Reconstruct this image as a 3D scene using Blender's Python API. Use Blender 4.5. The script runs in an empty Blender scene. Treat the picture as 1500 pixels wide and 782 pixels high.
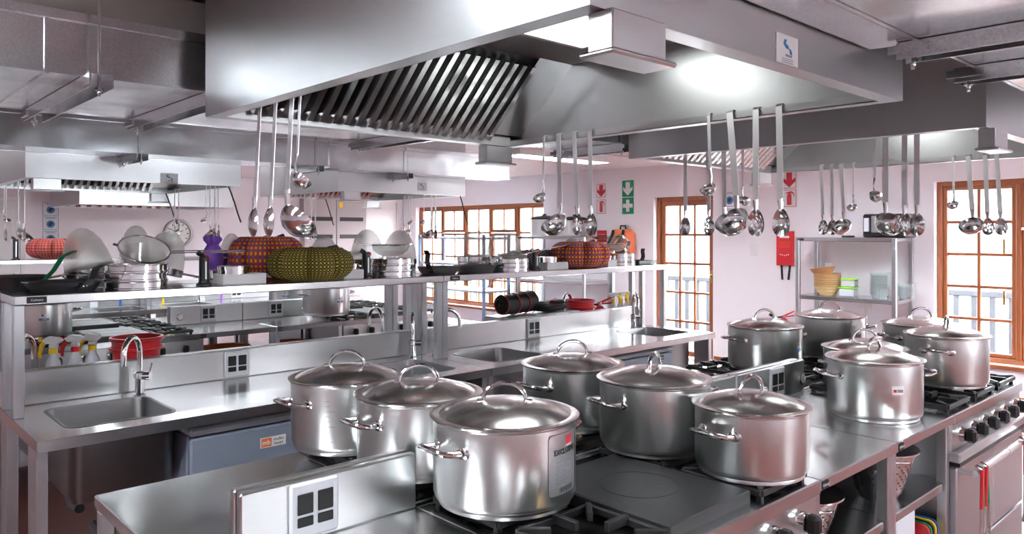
import bpy, bmesh, math, random
from mathutils import Matrix, Vector
PI = math.pi; rnd = random.Random(7)
SC = bpy.context.scene; COL = SC.collection
# ------------------------------------------------------------------ camera, world, exposure
CAM_Z = 1.65; FOC = 1109.0; YAW = math.radians(47.21); V0 = 341.0
cd = bpy.data.cameras.new('camera'); cam = bpy.data.objects.new('camera', cd); COL.objects.link(cam)
cam.location = (0, 0, CAM_Z); cam.rotation_euler = (PI/2, 0, YAW - PI/2)
cd.sensor_width = 36; cd.lens = FOC/1500*36; cd.shift_y = -(391 - V0)/1500; cd.clip_start = .05
SC.camera = cam
SC.view_settings.view_transform = 'Standard'; SC.view_settings.look = 'None'
SC.view_settings.gamma = 1; SC.view_settings.use_curve_mapping = False
SC.view_settings.exposure = 1.72
w = bpy.data.worlds.new('sky'); SC.world = w; w.use_nodes = True
w.node_tree.nodes['Background'].inputs[0].default_value = (.86, .93, 1, 1)
w.node_tree.nodes['Background'].inputs[1].default_value = 12.0
LAMP = 20.0
sd = bpy.data.lights.new('sun', 'SUN'); sd.energy = 4; sd.angle = .02
so = bpy.data.objects.new('sun', sd); COL.objects.link(so); so.rotation_euler = (math.radians(38), 0, math.radians(-120))

# plan directions of the view, to place things measured on the photograph (1500 x 782)
FX, FY = math.cos(YAW), math.sin(YAW); RX, RY = math.sin(YAW), -math.cos(YAW)
def ray(u): k = (u-750)/FOC; return FX + RX*k, FY + RY*k
def onx(u, X): dx, dy = ray(u); return dy*X/dx
def ony(u, Y): dx, dy = ray(u); return dx*Y/dy
def zat(u, v, x): dx, dy = ray(u); return CAM_Z + (V0-v)*(x/dx)/FOC

# ------------------------------------------------------------------ mesh helpers
class MB:
    def __init__(s): s.v = []; s.f = []; s.uv = None
    def quad(s, a, b, c, d):
        n = len(s.v); s.v += [a, b, c, d]; s.f.append((n, n+1, n+2, n+3)); return s
    def box(s, x0, y0, z0, x1, y1, z1, b=0):
        if x1 < x0: x0, x1 = x1, x0
        if y1 < y0: y0, y1 = y1, y0
        if z1 < z0: z0, z1 = z1, z0
        n = len(s.v)
        if b <= 0:
            s.v += [(x, y, z) for z in (z0, z1) for y in (y0, y1) for x in (x0, x1)]
            s.f += [tuple(n+i for i in q) for q in ((0,2,3,1),(4,5,7,6),(0,1,5,4),(2,6,7,3),(0,4,6,2),(1,3,7,5))]
            return s
        b = min(b, (x1-x0)*.49, (y1-y0)*.49, (z1-z0)*.49)
        X = (x0, x1); Y = (y0, y1); Z = (z0, z1); idx = {}
        for i in (0,1):
            for j in (0,1):
                for k in (0,1):
                    sx, sy, sz = (1-2*i)*b, (1-2*j)*b, (1-2*k)*b
                    for ax, p in enumerate(((X[i], Y[j]+sy, Z[k]+sz), (X[i]+sx, Y[j], Z[k]+sz), (X[i]+sx, Y[j]+sy, Z[k]))):
                        idx[i,j,k,ax] = len(s.v); s.v.append(p)
        I = lambda i,j,k,a: idx[i,j,k,a]
        for i in (0,1):
            q = [I(i,0,0,0), I(i,1,0,0), I(i,1,1,0), I(i,0,1,0)]; s.f.append(tuple(q if i else q[::-1]))
            q = [I(0,i,0,1), I(0,i,1,1), I(1,i,1,1), I(1,i,0,1)]; s.f.append(tuple(q if i else q[::-1]))
            q = [I(0,0,i,2), I(1,0,i,2), I(1,1,i,2), I(0,1,i,2)]; s.f.append(tuple(q if i else q[::-1]))
        for i in (0,1):
            for j in (0,1):
                s.f.append((I(i,j,0,0), I(i,j,1,0), I(i,j,1,1), I(i,j,0,1)))
                s.f.append((I(i,0,j,0), I(i,1,j,0), I(i,1,j,2), I(i,0,j,2)))
                s.f.append((I(0,i,j,1), I(1,i,j,1), I(1,i,j,2), I(0,i,j,2)))
                for k in (0,1): s.f.append((I(i,j,k,0), I(i,j,k,1), I(i,j,k,2)))
        return s
    def tube(s, pts, r, n=8, closed=False, flat=None):
        pts = [Vector(p) for p in pts]; m = len(pts); rr = r if isinstance(r, (list, tuple)) else [r]*m
        N = len(s.v); up = None
        for i, p in enumerate(pts):
            t = (pts[(i+1) % m] - pts[i-1]) if closed else (pts[min(i+1, m-1)] - pts[max(i-1, 0)])
            t.normalize()
            if up is None:
                up = Vector((0,0,1)) if abs(t.z) < .9 else Vector((1,0,0))
                up = (up - t*up.dot(t)).normalized()
            else:
                up = up - t*up.dot(t); up = up.normalized() if up.length > 1e-6 else Vector((1,0,0))
            sd_ = t.cross(up)
            for k in range(n):
                a = 2*PI*k/n; q = up*math.cos(a)*rr[i] + sd_*math.sin(a)*rr[i]
                s.v.append(tuple(p + q))
        for i in range(m if closed else m-1):
            for k in range(n):
                a, b = N+i*n, N+((i+1) % m)*n
                s.f.append((a+k, a+(k+1) % n, b+(k+1) % n, b+k))
        if not closed:
            s.f.append(tuple(N+k for k in range(n))[::-1]); s.f.append(tuple(N+(m-1)*n+k for k in range(n)))
        return s
    def lathe(s, prof, n=32, cx=0, cy=0, z=0, lobes=0, amp=0, cap=True):
        N = len(s.v); m = len(prof); s.uv = s.uv or {}
        for i, (r, h) in enumerate(prof):
            for k in range(n):
                a = 2*PI*k/n; q = 1
                if lobes: q = 1 - amp*(1-abs(math.sin(a*lobes/2)))**2
                s.v.append((cx + r*q*math.cos(a), cy + r*q*math.sin(a), z + h))
        for i in range(m-1):
            for k in range(n):
                j = (k+1) % n
                s.uv[len(s.f)] = ((k/n, i/(m-1)), ((k+1)/n, i/(m-1)), ((k+1)/n, (i+1)/(m-1)), (k/n, (i+1)/(m-1)))
                s.f.append((N+i*n+k, N+i*n+j, N+(i+1)*n+j, N+(i+1)*n+k))
        if len(prof) == 2 and prof[0][1] == prof[1][1]: cap = False
        if cap and prof[0][0] > 1e-5: s.f.append(tuple(N+k for k in range(n))[::-1])
        if cap and prof[-1][0] > 1e-5: s.f.append(tuple(N+(m-1)*n+k for k in range(n)))
        return s
    def ring(s, prof, n=32, cx=0, cy=0, z=0):          # closed profile turned about z
        N = len(s.v); m = len(prof)
        for (r, h) in prof:
            for k in range(n):
                a = 2*PI*k/n; s.v.append((cx + r*math.cos(a), cy + r*math.sin(a), z + h))
        for i in range(m):
            for k in range(n):
                j = (k+1) % n; i2 = (i+1) % m
                s.f.append((N+i*n+k, N+i*n+j, N+i2*n+j, N+i2*n+k))
        return s
    def prism(s, poly, d0, d1, ax='y'):                 # polygon in the two other axes, pushed along ax
        N = len(s.v); m = len(poly)
        for d in (d0, d1):
            for (a, b) in poly: s.v.append({'x': (d, a, b), 'y': (a, d, b), 'z': (a, b, d)}[ax])
        s.f.append(tuple(N+i for i in range(m))[::-1]); s.f.append(tuple(N+m+i for i in range(m)))
        for i in range(m): j = (i+1) % m; s.f.append((N+i, N+j, N+m+j, N+m+i))
        return s
    def ell(s, c, r, n=12, m=7, keep=None):
        N = len(s.v)
        prof = [(max(1e-4, math.sin(PI*i/m)), -math.cos(PI*i/m)) for i in range(m+1)]
        for (a, h) in prof:
            for k in range(n):
                t = 2*PI*k/n; s.v.append((c[0]+r[0]*a*math.cos(t), c[1]+r[1]*a*math.sin(t), c[2]+r[2]*h))
        for i in range(m):
            for k in range(n):
                j = (k+1) % n; s.f.append((N+i*n+k, N+i*n+j, N+(i+1)*n+j, N+(i+1)*n+k))
        return s
    def cylp(s, R, a0, a1, z0, z1, n=8):                # patch on a cylinder
        N = len(s.v)
        for i in range(n+1):
            a = a0 + (a1-a0)*i/n
            s.v += [(R*math.cos(a), R*math.sin(a), z0), (R*math.cos(a), R*math.sin(a), z1)]
        for i in range(n): s.f.append((N+2*i, N+2*i+2, N+2*i+3, N+2*i+1))
        return s
    def xf(s, M, start=0):
        for i in range(start, len(s.v)): s.v[i] = tuple(M @ Vector(s.v[i]))
        return s
    def mesh(s, name, mat, ang=35):
        me = bpy.data.meshes.new(name); me.from_pydata(s.v, [], s.f); me.update()
        bm = bmesh.new(); bm.from_mesh(me); bmesh.ops.recalc_face_normals(bm, faces=bm.faces); bm.to_mesh(me); bm.free()
        if s.uv:
            ul = me.uv_layers.new(name='UVMap')
            for p in me.polygons:
                q = s.uv.get(p.index)
                if q:
                    f = s.f[p.index]
                    mp = dict(zip(f, q))
                    for li in p.loop_indices: ul.data[li].uv = mp[me.loops[li].vertex_index]
        for p in me.polygons: p.use_smooth = True
        me.set_sharp_from_angle(angle=math.radians(ang))
        me.materials.append(mat); return me
    def build(s, name, mat, parent=None, ang=35):
        o = bpy.data.objects.new(name, s.mesh(name, mat, ang)); COL.objects.link(o)
        if parent: o.parent = parent
        return o
def bx(*a, **k): return MB().box(*a, **k)
def T(x=0, y=0, z=0): return Matrix.Translation((x, y, z))
def RZ(a): return Matrix.Rotation(a, 4, 'Z')
def RXm(a): return Matrix.Rotation(a, 4, 'X')
def RYm(a): return Matrix.Rotation(a, 4, 'Y')
def frame(o, ex, ey):                                   # matrix whose x,y axes lie along ex, ey
    ex = Vector(ex).normalized(); ey = Vector(ey).normalized(); ez = ex.cross(ey)
    M = Matrix.Identity(4)
    for i in range(3): M[i][0] = ex[i]; M[i][1] = ey[i]; M[i][2] = ez[i]; M[i][3] = o[i]
    return M
def tag(o, label, cat, group=None):
    o['label'] = label; o['category'] = cat
    if group: o['group'] = group
    return o
def thing(name, label, cat, loc=(0,0,0), rz=0, group=None):
    o = bpy.data.objects.new(name, None); COL.objects.link(o); o.location = loc; o.rotation_euler = (0, 0, rz)
    o.empty_display_size = .1
    return tag(o, label, cat, group)
def kids(o): return [c for c in COL.objects if c.parent == o]
KC = {}
def dup(root, loc, rz=0, label=None, group=None, rot=None, scale=None):
    r = root.copy(); COL.objects.link(r); r.location = loc; r.rotation_euler = rot or (0, 0, rz)
    if scale: r.scale = scale
    if label: r['label'] = label
    if group: r['group'] = group
    if root.name not in KC: KC[root.name] = [(c, kids(c)) for c in kids(root)]
    for ch, gs in KC[root.name]:
        c = ch.copy(); COL.objects.link(c); c.parent = r
        for g in gs: d = g.copy(); COL.objects.link(d); d.parent = c
    return r
def struct(name, mb, mat, parent=None):
    o = mb.build(name, mat, parent)
    if not parent: o['kind'] = 'structure'
    return o
def text(name, s, size, mat, parent, M, bold=0, align='CENTER', bend=None):
    cu = bpy.data.curves.new(name, 'FONT'); cu.body = s; cu.size = size; cu.align_x = align; cu.align_y = 'CENTER'
    cu.extrude = .0004; cu.offset = bold; cu.resolution_u = 2
    o = bpy.data.objects.new(name, cu); COL.objects.link(o)
    bpy.context.view_layer.update()
    me = bpy.data.meshes.new_from_object(o.evaluated_get(bpy.context.evaluated_depsgraph_get()))
    bpy.data.objects.remove(o); me.name = name
    for v in me.vertices:
        if bend:
            R, a0 = bend; a = a0 + v.co.x/R; rr = R + v.co.z; v.co = (rr*math.cos(a), rr*math.sin(a), M[2][3] + v.co.y)
        else: v.co = M @ v.co
    me.materials.clear(); me.materials.append(mat)
    o = bpy.data.objects.new(name, me); COL.objects.link(o)
    if parent: o.parent = parent
    return o
def arc(c, r, a0, a1, n, ax1=(1,0,0), ax2=(0,0,1)):
    A, B, C = Vector(ax1), Vector(ax2), Vector(c)
    return [tuple(C + A*r*math.cos(a0+(a1-a0)*i/n) + B*r*math.sin(a0+(a1-a0)*i/n)) for i in range(n+1)]

# ------------------------------------------------------------------ materials
def pmat(name, col, rough=.5, metal=0, **kw):
    m = bpy.data.materials.new(name); m.use_nodes = True; p = m.node_tree.nodes['Principled BSDF']
    p.inputs['Base Color'].default_value = (*col, 1); p.inputs['Roughness'].default_value = rough; p.inputs['Metallic'].default_value = metal
    for k, v in kw.items(): p.inputs[k.replace('_', ' ')].default_value = v
    return m
def nd(m, t, **kw):
    n = m.node_tree.nodes.new(t)
    for k, v in kw.items(): setattr(n, k, v)
    return n
def ln(m, a, b): m.node_tree.links.new(a, b)
def steel(name, col=(.64,.645,.645), rough=.28, stretch=(2,2,60), bump=.003, warp=0., wscale=2.5, rvar=.014, uniform=0):
    m = pmat(name, col, rough, 1); p = m.node_tree.nodes['Principled BSDF']
    tc = nd(m, 'ShaderNodeTexCoord'); mp = nd(m, 'ShaderNodeMapping'); mp.inputs['Scale'].default_value = stretch
    nz = nd(m, 'ShaderNodeTexNoise'); nz.inputs['Scale'].default_value = 14; nz.inputs['Detail'].default_value = 3
    ln(m, tc.outputs['Object'], mp.inputs[0]); ln(m, mp.outputs[0], nz.inputs['Vector'])
    mx = nd(m, 'ShaderNodeMixRGB'); k = 1-rvar*6
    mx.inputs[1].default_value = (col[0]*k, col[1]*k, col[2]*k, 1); mx.inputs[2].default_value = (*col, 1)
    ln(m, nz.outputs[0], mx.inputs[0]); ln(m, mx.outputs[0], p.inputs['Base Color'])
    b = nd(m, 'ShaderNodeBump'); b.inputs['Strength'].default_value = bump; b.inputs['Distance'].default_value = .002
    ln(m, nz.outputs[0], b.inputs['Height'])
    if warp:
        n2 = nd(m, 'ShaderNodeTexNoise'); n2.inputs['Scale'].default_value = wscale; n2.inputs['Detail'].default_value = 1
        ln(m, tc.outputs['Object'], n2.inputs['Vector'])
        b2 = nd(m, 'ShaderNodeBump'); b2.inputs['Strength'].default_value = warp; b2.inputs['Distance'].default_value = .02
        ln(m, n2.outputs[0], b2.inputs['Height']); ln(m, b2.outputs[0], b.inputs['Normal'])
    ln(m, b.outputs[0], p.inputs['Normal']); return m
M = {}
M['steel'] = steel('brushed_steel', stretch=(.6, 40, 40), warp=.2)
M['steel_top'] = steel('worktop_steel', (.62,.625,.625), .2, (.6, 30, 30), .003, .15, 3)
M['steel_side'] = steel('side_steel', (.56,.565,.585), .32, (40, 40, .6), .003, .15)
M['hood'] = steel('hood_steel', (.57,.575,.58), .34, (.6, .6, 40), .003, .3, 1.6)
M['pot'] = steel('pot_steel', (.72,.725,.715), .28, (45, 45, .4), .006)
M['pot'].node_tree.nodes['Principled BSDF'].inputs['Anisotropic'].default_value = .0
M['lid'] = steel('lid_steel', (.86,.85,.83), .2, (8, 8, 8), .02, rvar=.04)
M['chrome'] = pmat('polished_chrome', (.78,.78,.78), .05, 1)
M['utensil'] = pmat('utensil_steel', (.74,.74,.74), .12, 1)
M['toolgrip'] = pmat('satin_handle_steel', (.86,.86,.86), .38, 1)
M['tin'] = pmat('tin_steel', (.72,.72,.72), .14, 1)
M['sink'] = steel('sink_steel', (.25,.25,.255), .36, (20, 20, 20), .01)
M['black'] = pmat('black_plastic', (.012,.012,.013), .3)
M['iron'] = pmat('cast_iron', (.018,.018,.019), .45)
M['hotplate'] = steel('hotplate_iron', (.05,.052,.054), .42, (4, 4, 4), .05, rvar=.06)
M['hotplate'].node_tree.nodes['Principled BSDF'].inputs['Metallic'].default_value = .35
M['pan'] = pmat('blue_steel_pan', (.09,.09,.095), .38, .8)
M['pan_pale'] = pmat('grey_steel_pan', (.28,.28,.28), .4, .9)
M['white'] = pmat('white_plastic', (.8,.8,.8), .4)
M['card'] = pmat('white_card', (.82,.8,.8), .7)
M['plate'] = pmat('socket_grey_plastic', (.62,.63,.66), .35)
M['red'] = pmat('red_plastic', (.65,.02,.03), .35)
M['yellow'] = pmat('yellow_plastic', (.85,.55,.01), .35)
M['green'] = pmat('green_plastic', (.01,.22,.09), .4)
M['blue'] = pmat('blue_plastic', (.02,.12,.5), .4)
M['purple'] = pmat('purple_cloth', (.28,.1,.6), .6)
M['lime'] = pmat('lime_plastic', (.3,.75,.03), .4)
M['sgreen'] = pmat('sign_green', (.0,.28,.12), .45)
M['sred'] = pmat('sign_red', (.6,.02,.04), .45)
M['sblue'] = pmat('sign_blue', (.03,.2,.5), .45)
M['ink'] = pmat('dark_ink', (.02,.02,.025), .5)
M['grey_ink'] = pmat('grey_ink', (.3,.3,.33), .5)
M['orange'] = pmat('orange_print', (.8,.16,.02), .5)
M['orange_cloth'] = pmat('orange_cloth', (.8,.2,.08), .7)
M['fridge'] = pmat('fridge_grey_blue', (.22,.26,.33), .4, .1)
M['fridge_top'] = pmat('fridge_top_grey', (.36,.40,.44), .35, .1)
M['brass'] = pmat('brass', (.75,.52,.2), .25, 1)
M['copper_pan'] = pmat('orange_enamel', (.7,.16,.06), .3)
M['rubber'] = pmat('black_rubber', (.01,.01,.01), .6)
M['paint'] = pmat('wall_paint', (.90,.87,.91), .6)
M['ceil'] = pmat('ceiling_board_paint', (.86,.82,.845), .5)
M['floor'] = pmat('terracotta_floor', (.14,.038,.03), .3)
M['deck'] = pmat('pale_deck', (.12,.115,.11), .8)
M['rail'] = pmat('dark_blue_railing', (.008,.010,.014), .5)
M['rackblue'] = pmat('blue_grey_rack', (.25,.33,.48), .4, .5)
M['clock'] = pmat('clock_case_steel', (.3,.29,.28), .3, .8)
M['dial'] = pmat('clock_face', (.95,.95,.92), .4)
M['wicker'] = pmat('wicker', (.62,.46,.22), .6)
M['wicker2'] = pmat('brown_wicker', (.5,.25,.1), .6)
M['bottle'] = pmat('clear_bottle', (.85,.87,.9), .25, 0, Transmission_Weight=.5)
M['glass'] = pmat('clear_glass', (.9,.95,.95), .03, 0, Transmission_Weight=.9, IOR=1.3)
M['lamp'] = pmat('lamp_diffuser', (1,1,1), .5, Emission_Color=(.87,.945,1,1), Emission_Strength=LAMP)
M['hoodlamp'] = pmat('hood_lamp', (1,1,1), .5, Emission_Color=(.95,1,.98,1), Emission_Strength=2.6)
M['board'] = pmat('brown_grey_cabinet', (.42,.36,.36), .4)
M['beige'] = pmat('beige_sheet', (.5,.49,.45), .4, .3)
M['door_white'] = pmat('white_door_paint', (.85,.84,.84), .4)
M['sofit'] = pmat('light_grey_plastic', (.7,.7,.72), .4)
def galv():
    m = pmat('galvanised_sheet', (.6,.61,.63), .22, 1); p = m.node_tree.nodes['Principled BSDF']
    tc = nd(m, 'ShaderNodeTexCoord'); v = nd(m, 'ShaderNodeTexVoronoi'); v.inputs['Scale'].default_value = 260
    ln(m, tc.outputs['Object'], v.inputs['Vector'])
    mx = nd(m, 'ShaderNodeMixRGB'); mx.inputs[1].default_value = (.55,.56,.58,1); mx.inputs[2].default_value = (.72,.73,.74,1)
    ln(m, v.outputs['Color'], mx.inputs[0]); ln(m, mx.outputs[0], p.inputs['Base Color'])
    n2 = nd(m, 'ShaderNodeTexNoise'); n2.inputs['Scale'].default_value = 3; n2.inputs['Detail'].default_value = 1; ln(m, tc.outputs['Object'], n2.inputs['Vector'])
    b2 = nd(m, 'ShaderNodeBump'); b2.inputs['Strength'].default_value = .5; b2.inputs['Distance'].default_value = .03
    ln(m, n2.outputs[0], b2.inputs['Height']); ln(m, b2.outputs[0], p.inputs['Normal']); return m
M['galv'] = galv()
def wood():
    m = pmat('varnished_wood', (.42,.15,.05), .35); p = m.node_tree.nodes['Principled BSDF']
    tc = nd(m, 'ShaderNodeTexCoord'); mp = nd(m, 'ShaderNodeMapping'); mp.inputs['Scale'].default_value = (12, 12, 1.2)
    n = nd(m, 'ShaderNodeTexNoise'); n.inputs['Scale'].default_value = 5; n.inputs['Detail'].default_value = 5
    ln(m, tc.outputs['Object'], mp.inputs[0]); ln(m, mp.outputs[0], n.inputs['Vector'])
    mx = nd(m, 'ShaderNodeMixRGB'); mx.inputs[1].default_value = (.24,.065,.025,1); mx.inputs[2].default_value = (.42,.15,.055,1)
    ln(m, n.outputs[0], mx.inputs[0]); ln(m, mx.outputs[0], p.inputs['Base Color']); return m
M['wood'] = wood()
def cloth(name, base, c1, c2, nu=90, nv=24, r=.33, dark=None):
    m = pmat(name, base, .85); p = m.node_tree.nodes['Principled BSDF']
    tc = nd(m, 'ShaderNodeTexCoord'); mp = nd(m, 'ShaderNodeMapping'); mp.inputs['Scale'].default_value = (nu, nv, 1)
    ln(m, tc.outputs['UV'], mp.inputs[0]); cur = None
    for off, c in (((0,0,0), c1), ((.5,.5,0), c2)):
        a = nd(m, 'ShaderNodeVectorMath', operation='ADD'); a.inputs[1].default_value = off
        f = nd(m, 'ShaderNodeVectorMath', operation='FRACTION'); s = nd(m, 'ShaderNodeVectorMath', operation='SUBTRACT'); s.inputs[1].default_value = (.5,.5,0)
        l = nd(m, 'ShaderNodeVectorMath', operation='LENGTH'); t = nd(m, 'ShaderNodeMath', operation='LESS_THAN'); t.inputs[1].default_value = r
        ln(m, mp.outputs[0], a.inputs[0]); ln(m, a.outputs[0], f.inputs[0]); ln(m, f.outputs[0], s.inputs[0]); ln(m, s.outputs[0], l.inputs[0]); ln(m, l.outputs['Value'], t.inputs[0])
        mx = nd(m, 'ShaderNodeMixRGB'); mx.inputs[2].default_value = (*c, 1)
        if cur: ln(m, cur, mx.inputs[1])
        else: mx.inputs[1].default_value = (*base, 1)
        ln(m, t.outputs[0], mx.inputs[0]); cur = mx.outputs[0]
    ln(m, cur, p.inputs['Base Color']); return m
M['cloth_olive'] = cloth('olive_print_cloth', (.045,.037,.006), (.55,.36,.05), (.13,.13,.012), 72, 22, .25)
M['cloth_red'] = cloth('red_print_cloth', (.52,.022,.018), (.72,.38,.03), (.07,.12,.36), 56, 14, .27)
M['cloth_dark'] = cloth('dark_red_print_cloth', (.20,.01,.01), (.32,.09,.01), (.03,.015,.06), 56, 16, .25)
M['cloth_bw'] = cloth('black_white_print_cloth', (.6,.6,.62), (.03,.03,.04), (.04,.04,.05), 40, 12, .36)
def meshmat(name, col, a):
    m = bpy.data.materials.new(name); m.use_nodes = True; nt = m.node_tree; p = nt.nodes['Principled BSDF']
    p.inputs['Base Color'].default_value = (*col, 1); p.inputs['Roughness'].default_value = .4; p.inputs['Metallic'].default_value = .3
    t = nd(m, 'ShaderNodeBsdfTransparent'); x = nd(m, 'ShaderNodeMixShader'); x.inputs[0].default_value = a
    ln(m, t.outputs[0], x.inputs[1]); ln(m, p.outputs[0], x.inputs[2]); ln(m, x.outputs[0], nt.nodes['Material Output'].inputs[0]); return m
M['mesh'] = meshmat('fine_wire_mesh', (.62,.6,.56), .42)
M['pane'] = meshmat('window_pane', (.9,.95,1), .06)
M['film'] = meshmat('label_film', (.55,.57,.6), .28)
def rock():
    m = pmat('sunlit_rock', (.55,.53,.47), .9); p = m.node_tree.nodes['Principled BSDF']
    n = nd(m, 'ShaderNodeTexNoise'); n.inputs['Scale'].default_value = .35; n.inputs['Detail'].default_value = 6
    tc = nd(m, 'ShaderNodeTexCoord'); ln(m, tc.outputs['Object'], n.inputs['Vector'])
    mx = nd(m, 'ShaderNodeMixRGB'); mx.inputs[1].default_value = (.02,.025,.024,1); mx.inputs[2].default_value = (.16,.155,.15,1)
    ln(m, n.outputs[0], mx.inputs[0]); ln(m, mx.outputs[0], p.inputs['Base Color']); return m
M['rock'] = rock()
# ------------------------------------------------------------------ the room
XW, YW, XN, YN, ZC = 8.4, 12.2, -4.0, -3.5, 2.56
TW = .32
struct('floor', bx(XN-TW, YN-TW, -.1, XW+TW, YW+TW, 0), M['floor'])
cl = MB()
y = YN
while y < YW: cl.box(XN, y+.004, ZC, XW, y+.156, ZC+.03, .006); y += .16
cl.box(XN-TW, YN-TW, ZC+.02, XW+TW, YW+TW, ZC+.1)
struct('ceiling', cl, M['ceil'])
def wall_x(name, x0, x1, ya, yb, holes):                # a wall along y with openings (y0, y1, z0, z1)
    m = MB(); y = ya
    for (h0, h1, z0, z1) in sorted(holes):
        m.box(x0, y, 0, x1, h0, ZC)
        if z0 > 0: m.box(x0, h0, 0, x1, h1, z0)
        m.box(x0, h0, z1, x1, h1, ZC); y = h1
    m.box(x0, y, 0, x1, yb, ZC); return struct(name, m, M['paint'])
W1 = (8.35, 11.75, .38, 2.13); D1 = (5.32, 6.24, 0, 2.13); W2 = (.55, 2.74, .38, 2.17)
wall_x('wall_right', XW, XW+TW, YN-TW, YW+TW, [W1, D1, W2])
wall_x('wall_near', XN-TW, XN, YN-TW, YW+TW, [])
m = MB(); m.box(XN, YW, 0, XW, YW+TW, ZC); struct('wall_left', m, M['paint'])
bw = MB()
for a, b in ((XN, 3.4), (4.5, XW)): bw.box(a, YN-TW, 0, b, YN, ZC)
for a, b in ((3.4, 4.5),): bw.box(a, YN-TW, 0, b, YN, .9); bw.box(a, YN-TW, 2.15, b, YN, ZC)
struct('wall_back', bw, M['paint'])
struct('baseboard_right', MB().box(XW-.015, YN, 0, XW, D1[0]-.02, .09).box(XW-.015, D1[1]+.02, 0, XW, YW, .09), M['wood'])
# windows of varnished wood in the right wall: frame bars are parts, panes too
XF = XW + .10
def bars(parent, name, rects, x0=XF, x1=XF+.05, mat='wood', one=False):
    for (y0, z0, y1, z1) in rects: bx(x0, y0, z0, x1, y1, z1, .005).build(name, M[mat], parent)
def pane(parent, y0, z0, y1, z1, x=XF+.025):
    MB().box(x-.002, y0, z0, x+.002, y1, z1).build('pane', M['pane'], parent)
def sash(parent, y0, y1, z0, z1, cols, rows, st=.05, x=XF, mu=.03):
    """a glazed leaf: stiles, rails, glazing bars and single panes"""
    bars(parent, 'stile', [(y0, z0, y0+st, z1), (y1-st, z0, y1, z1)], x, x+.05)
    bars(parent, 'rail', [(y0+st, z0, y1-st, z0+st), (y0+st, z1-st, y1-st, z1)], x, x+.05)
    a, b, c, d = y0+st, y1-st, z0+st, z1-st
    ys = [a+(b-a)*i/cols for i in range(cols+1)]; zs = [c+(d-c)*i/rows for i in range(rows+1)]
    bars(parent, 'glazing_bar', [(q-mu/2, c, q+mu/2, d) for q in ys[1:-1]], x+.008, x+.042)
    bars(parent, 'glazing_bar', [(a, q-mu/2, b, q+mu/2) for q in zs[1:-1]], x+.01, x+.04)
    for i in range(cols):
        for j in range(rows): pane(parent, ys[i], zs[j], ys[i+1], zs[j+1], x+.025)
def win(n, hole, secs):
    r = bpy.data.objects.new('window_%d' % n, None); COL.objects.link(r); r['kind'] = 'structure'
    y0, y1, z0, z1 = hole; fw = .05
    bars(r, 'frame', [(y0, z0, y0+fw, z1), (y1-fw, z0, y1, z1), (y0+fw, z0, y1-fw, z0+fw), (y0+fw, z1-fw, y1-fw, z1)], XF-.02, XF+.07)
    bx(XW-.03, y0-.02, z0-.04, XF+.1, y1+.02, z0-.001, .006).build('sill', M['wood'], r)
    L = (y1-y0-2*fw-.045*(len(secs)-1))/sum(s[0] for s in secs); y = y1-fw
    for i, (wd, kind, cols, rows) in enumerate(secs):   # from the far end towards the near end
        a, b = y-wd*L, y
        if kind == 'tall': sash(r, a, b, z0+fw, z1-fw, cols, rows, .03)
        elif kind == 'leaf': sash(r, a, b, z0+fw, z1-fw, cols, rows, .04)
        else:
            zt = z1-fw-.42; sash(r, a, b, zt, z1-fw, cols, 1, .045, XF-.015); sash(r, a, b, z0+fw, zt-.02, cols, rows, .035)
        y = a
        if i < len(secs)-1: bars(r, 'mullion', [(y-.045, z0+fw, y, z1-fw)], XF-.02, XF+.06); y -= .045
    return r
win(1, W1, [(1, 'tall', 2, 4), (1, 'vent', 2, 3), (1, 'tall', 2, 4), (1, 'vent', 2, 3), (1, 'tall', 2, 4)])
wr = win(2, W2, [(.72, 'leaf', 2, 5), (.8, 'vent', 2, 4), (.72, 'leaf', 2, 5)])
for z in (.95, 1.45): bx(XF-.045, 2.13, z, XF-.02, 2.15, z+.14, .004).build('catch', M['brass'], wr)
bn = bpy.data.objects.new('window_3', None); COL.objects.link(bn); bn['kind'] = 'structure'  # unseen window added for daylight and reflections in the steel
for a, b in ((3.4, 4.5),):
    for q in range(4): xx = a+(b-a)*q/3; bx(xx-.03, YN-.15, .9, xx+.03, YN-.1, 2.15).build('mullion', M['wood'], bn)
    for z in (.9, 1.5, 2.09): bx(a, YN-.145, z, b, YN-.105, z+.06).build('rail', M['wood'], bn)
dr = bpy.data.objects.new('door_1', None); COL.objects.link(dr); dr['kind'] = 'structure'
y0, y1, _, z1 = D1
bars(dr, 'jamb', [(y0, 0, y0+.05, z1), (y1-.05, 0, y1, z1), (y0, z1-.05, y1, z1)], XF-.03, XF+.08)
sash(dr, y0+.05, y1-.05, .02, z1-.05, 3, 5, .07)
hd = bx(XF-.012, y0+.062, 1.0, XF, y0+.10, 1.17, .004).build('handle_plate', M['brass'], dr)
MB().tube([(XF-.005, y0+.08, 1.10), (XF-.05, y0+.08, 1.10), (XF-.055, y0+.09, 1.10), (XF-.055, y0+.2, 1.10)], .009, 8).build('lever', M['brass'], hd)
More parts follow.
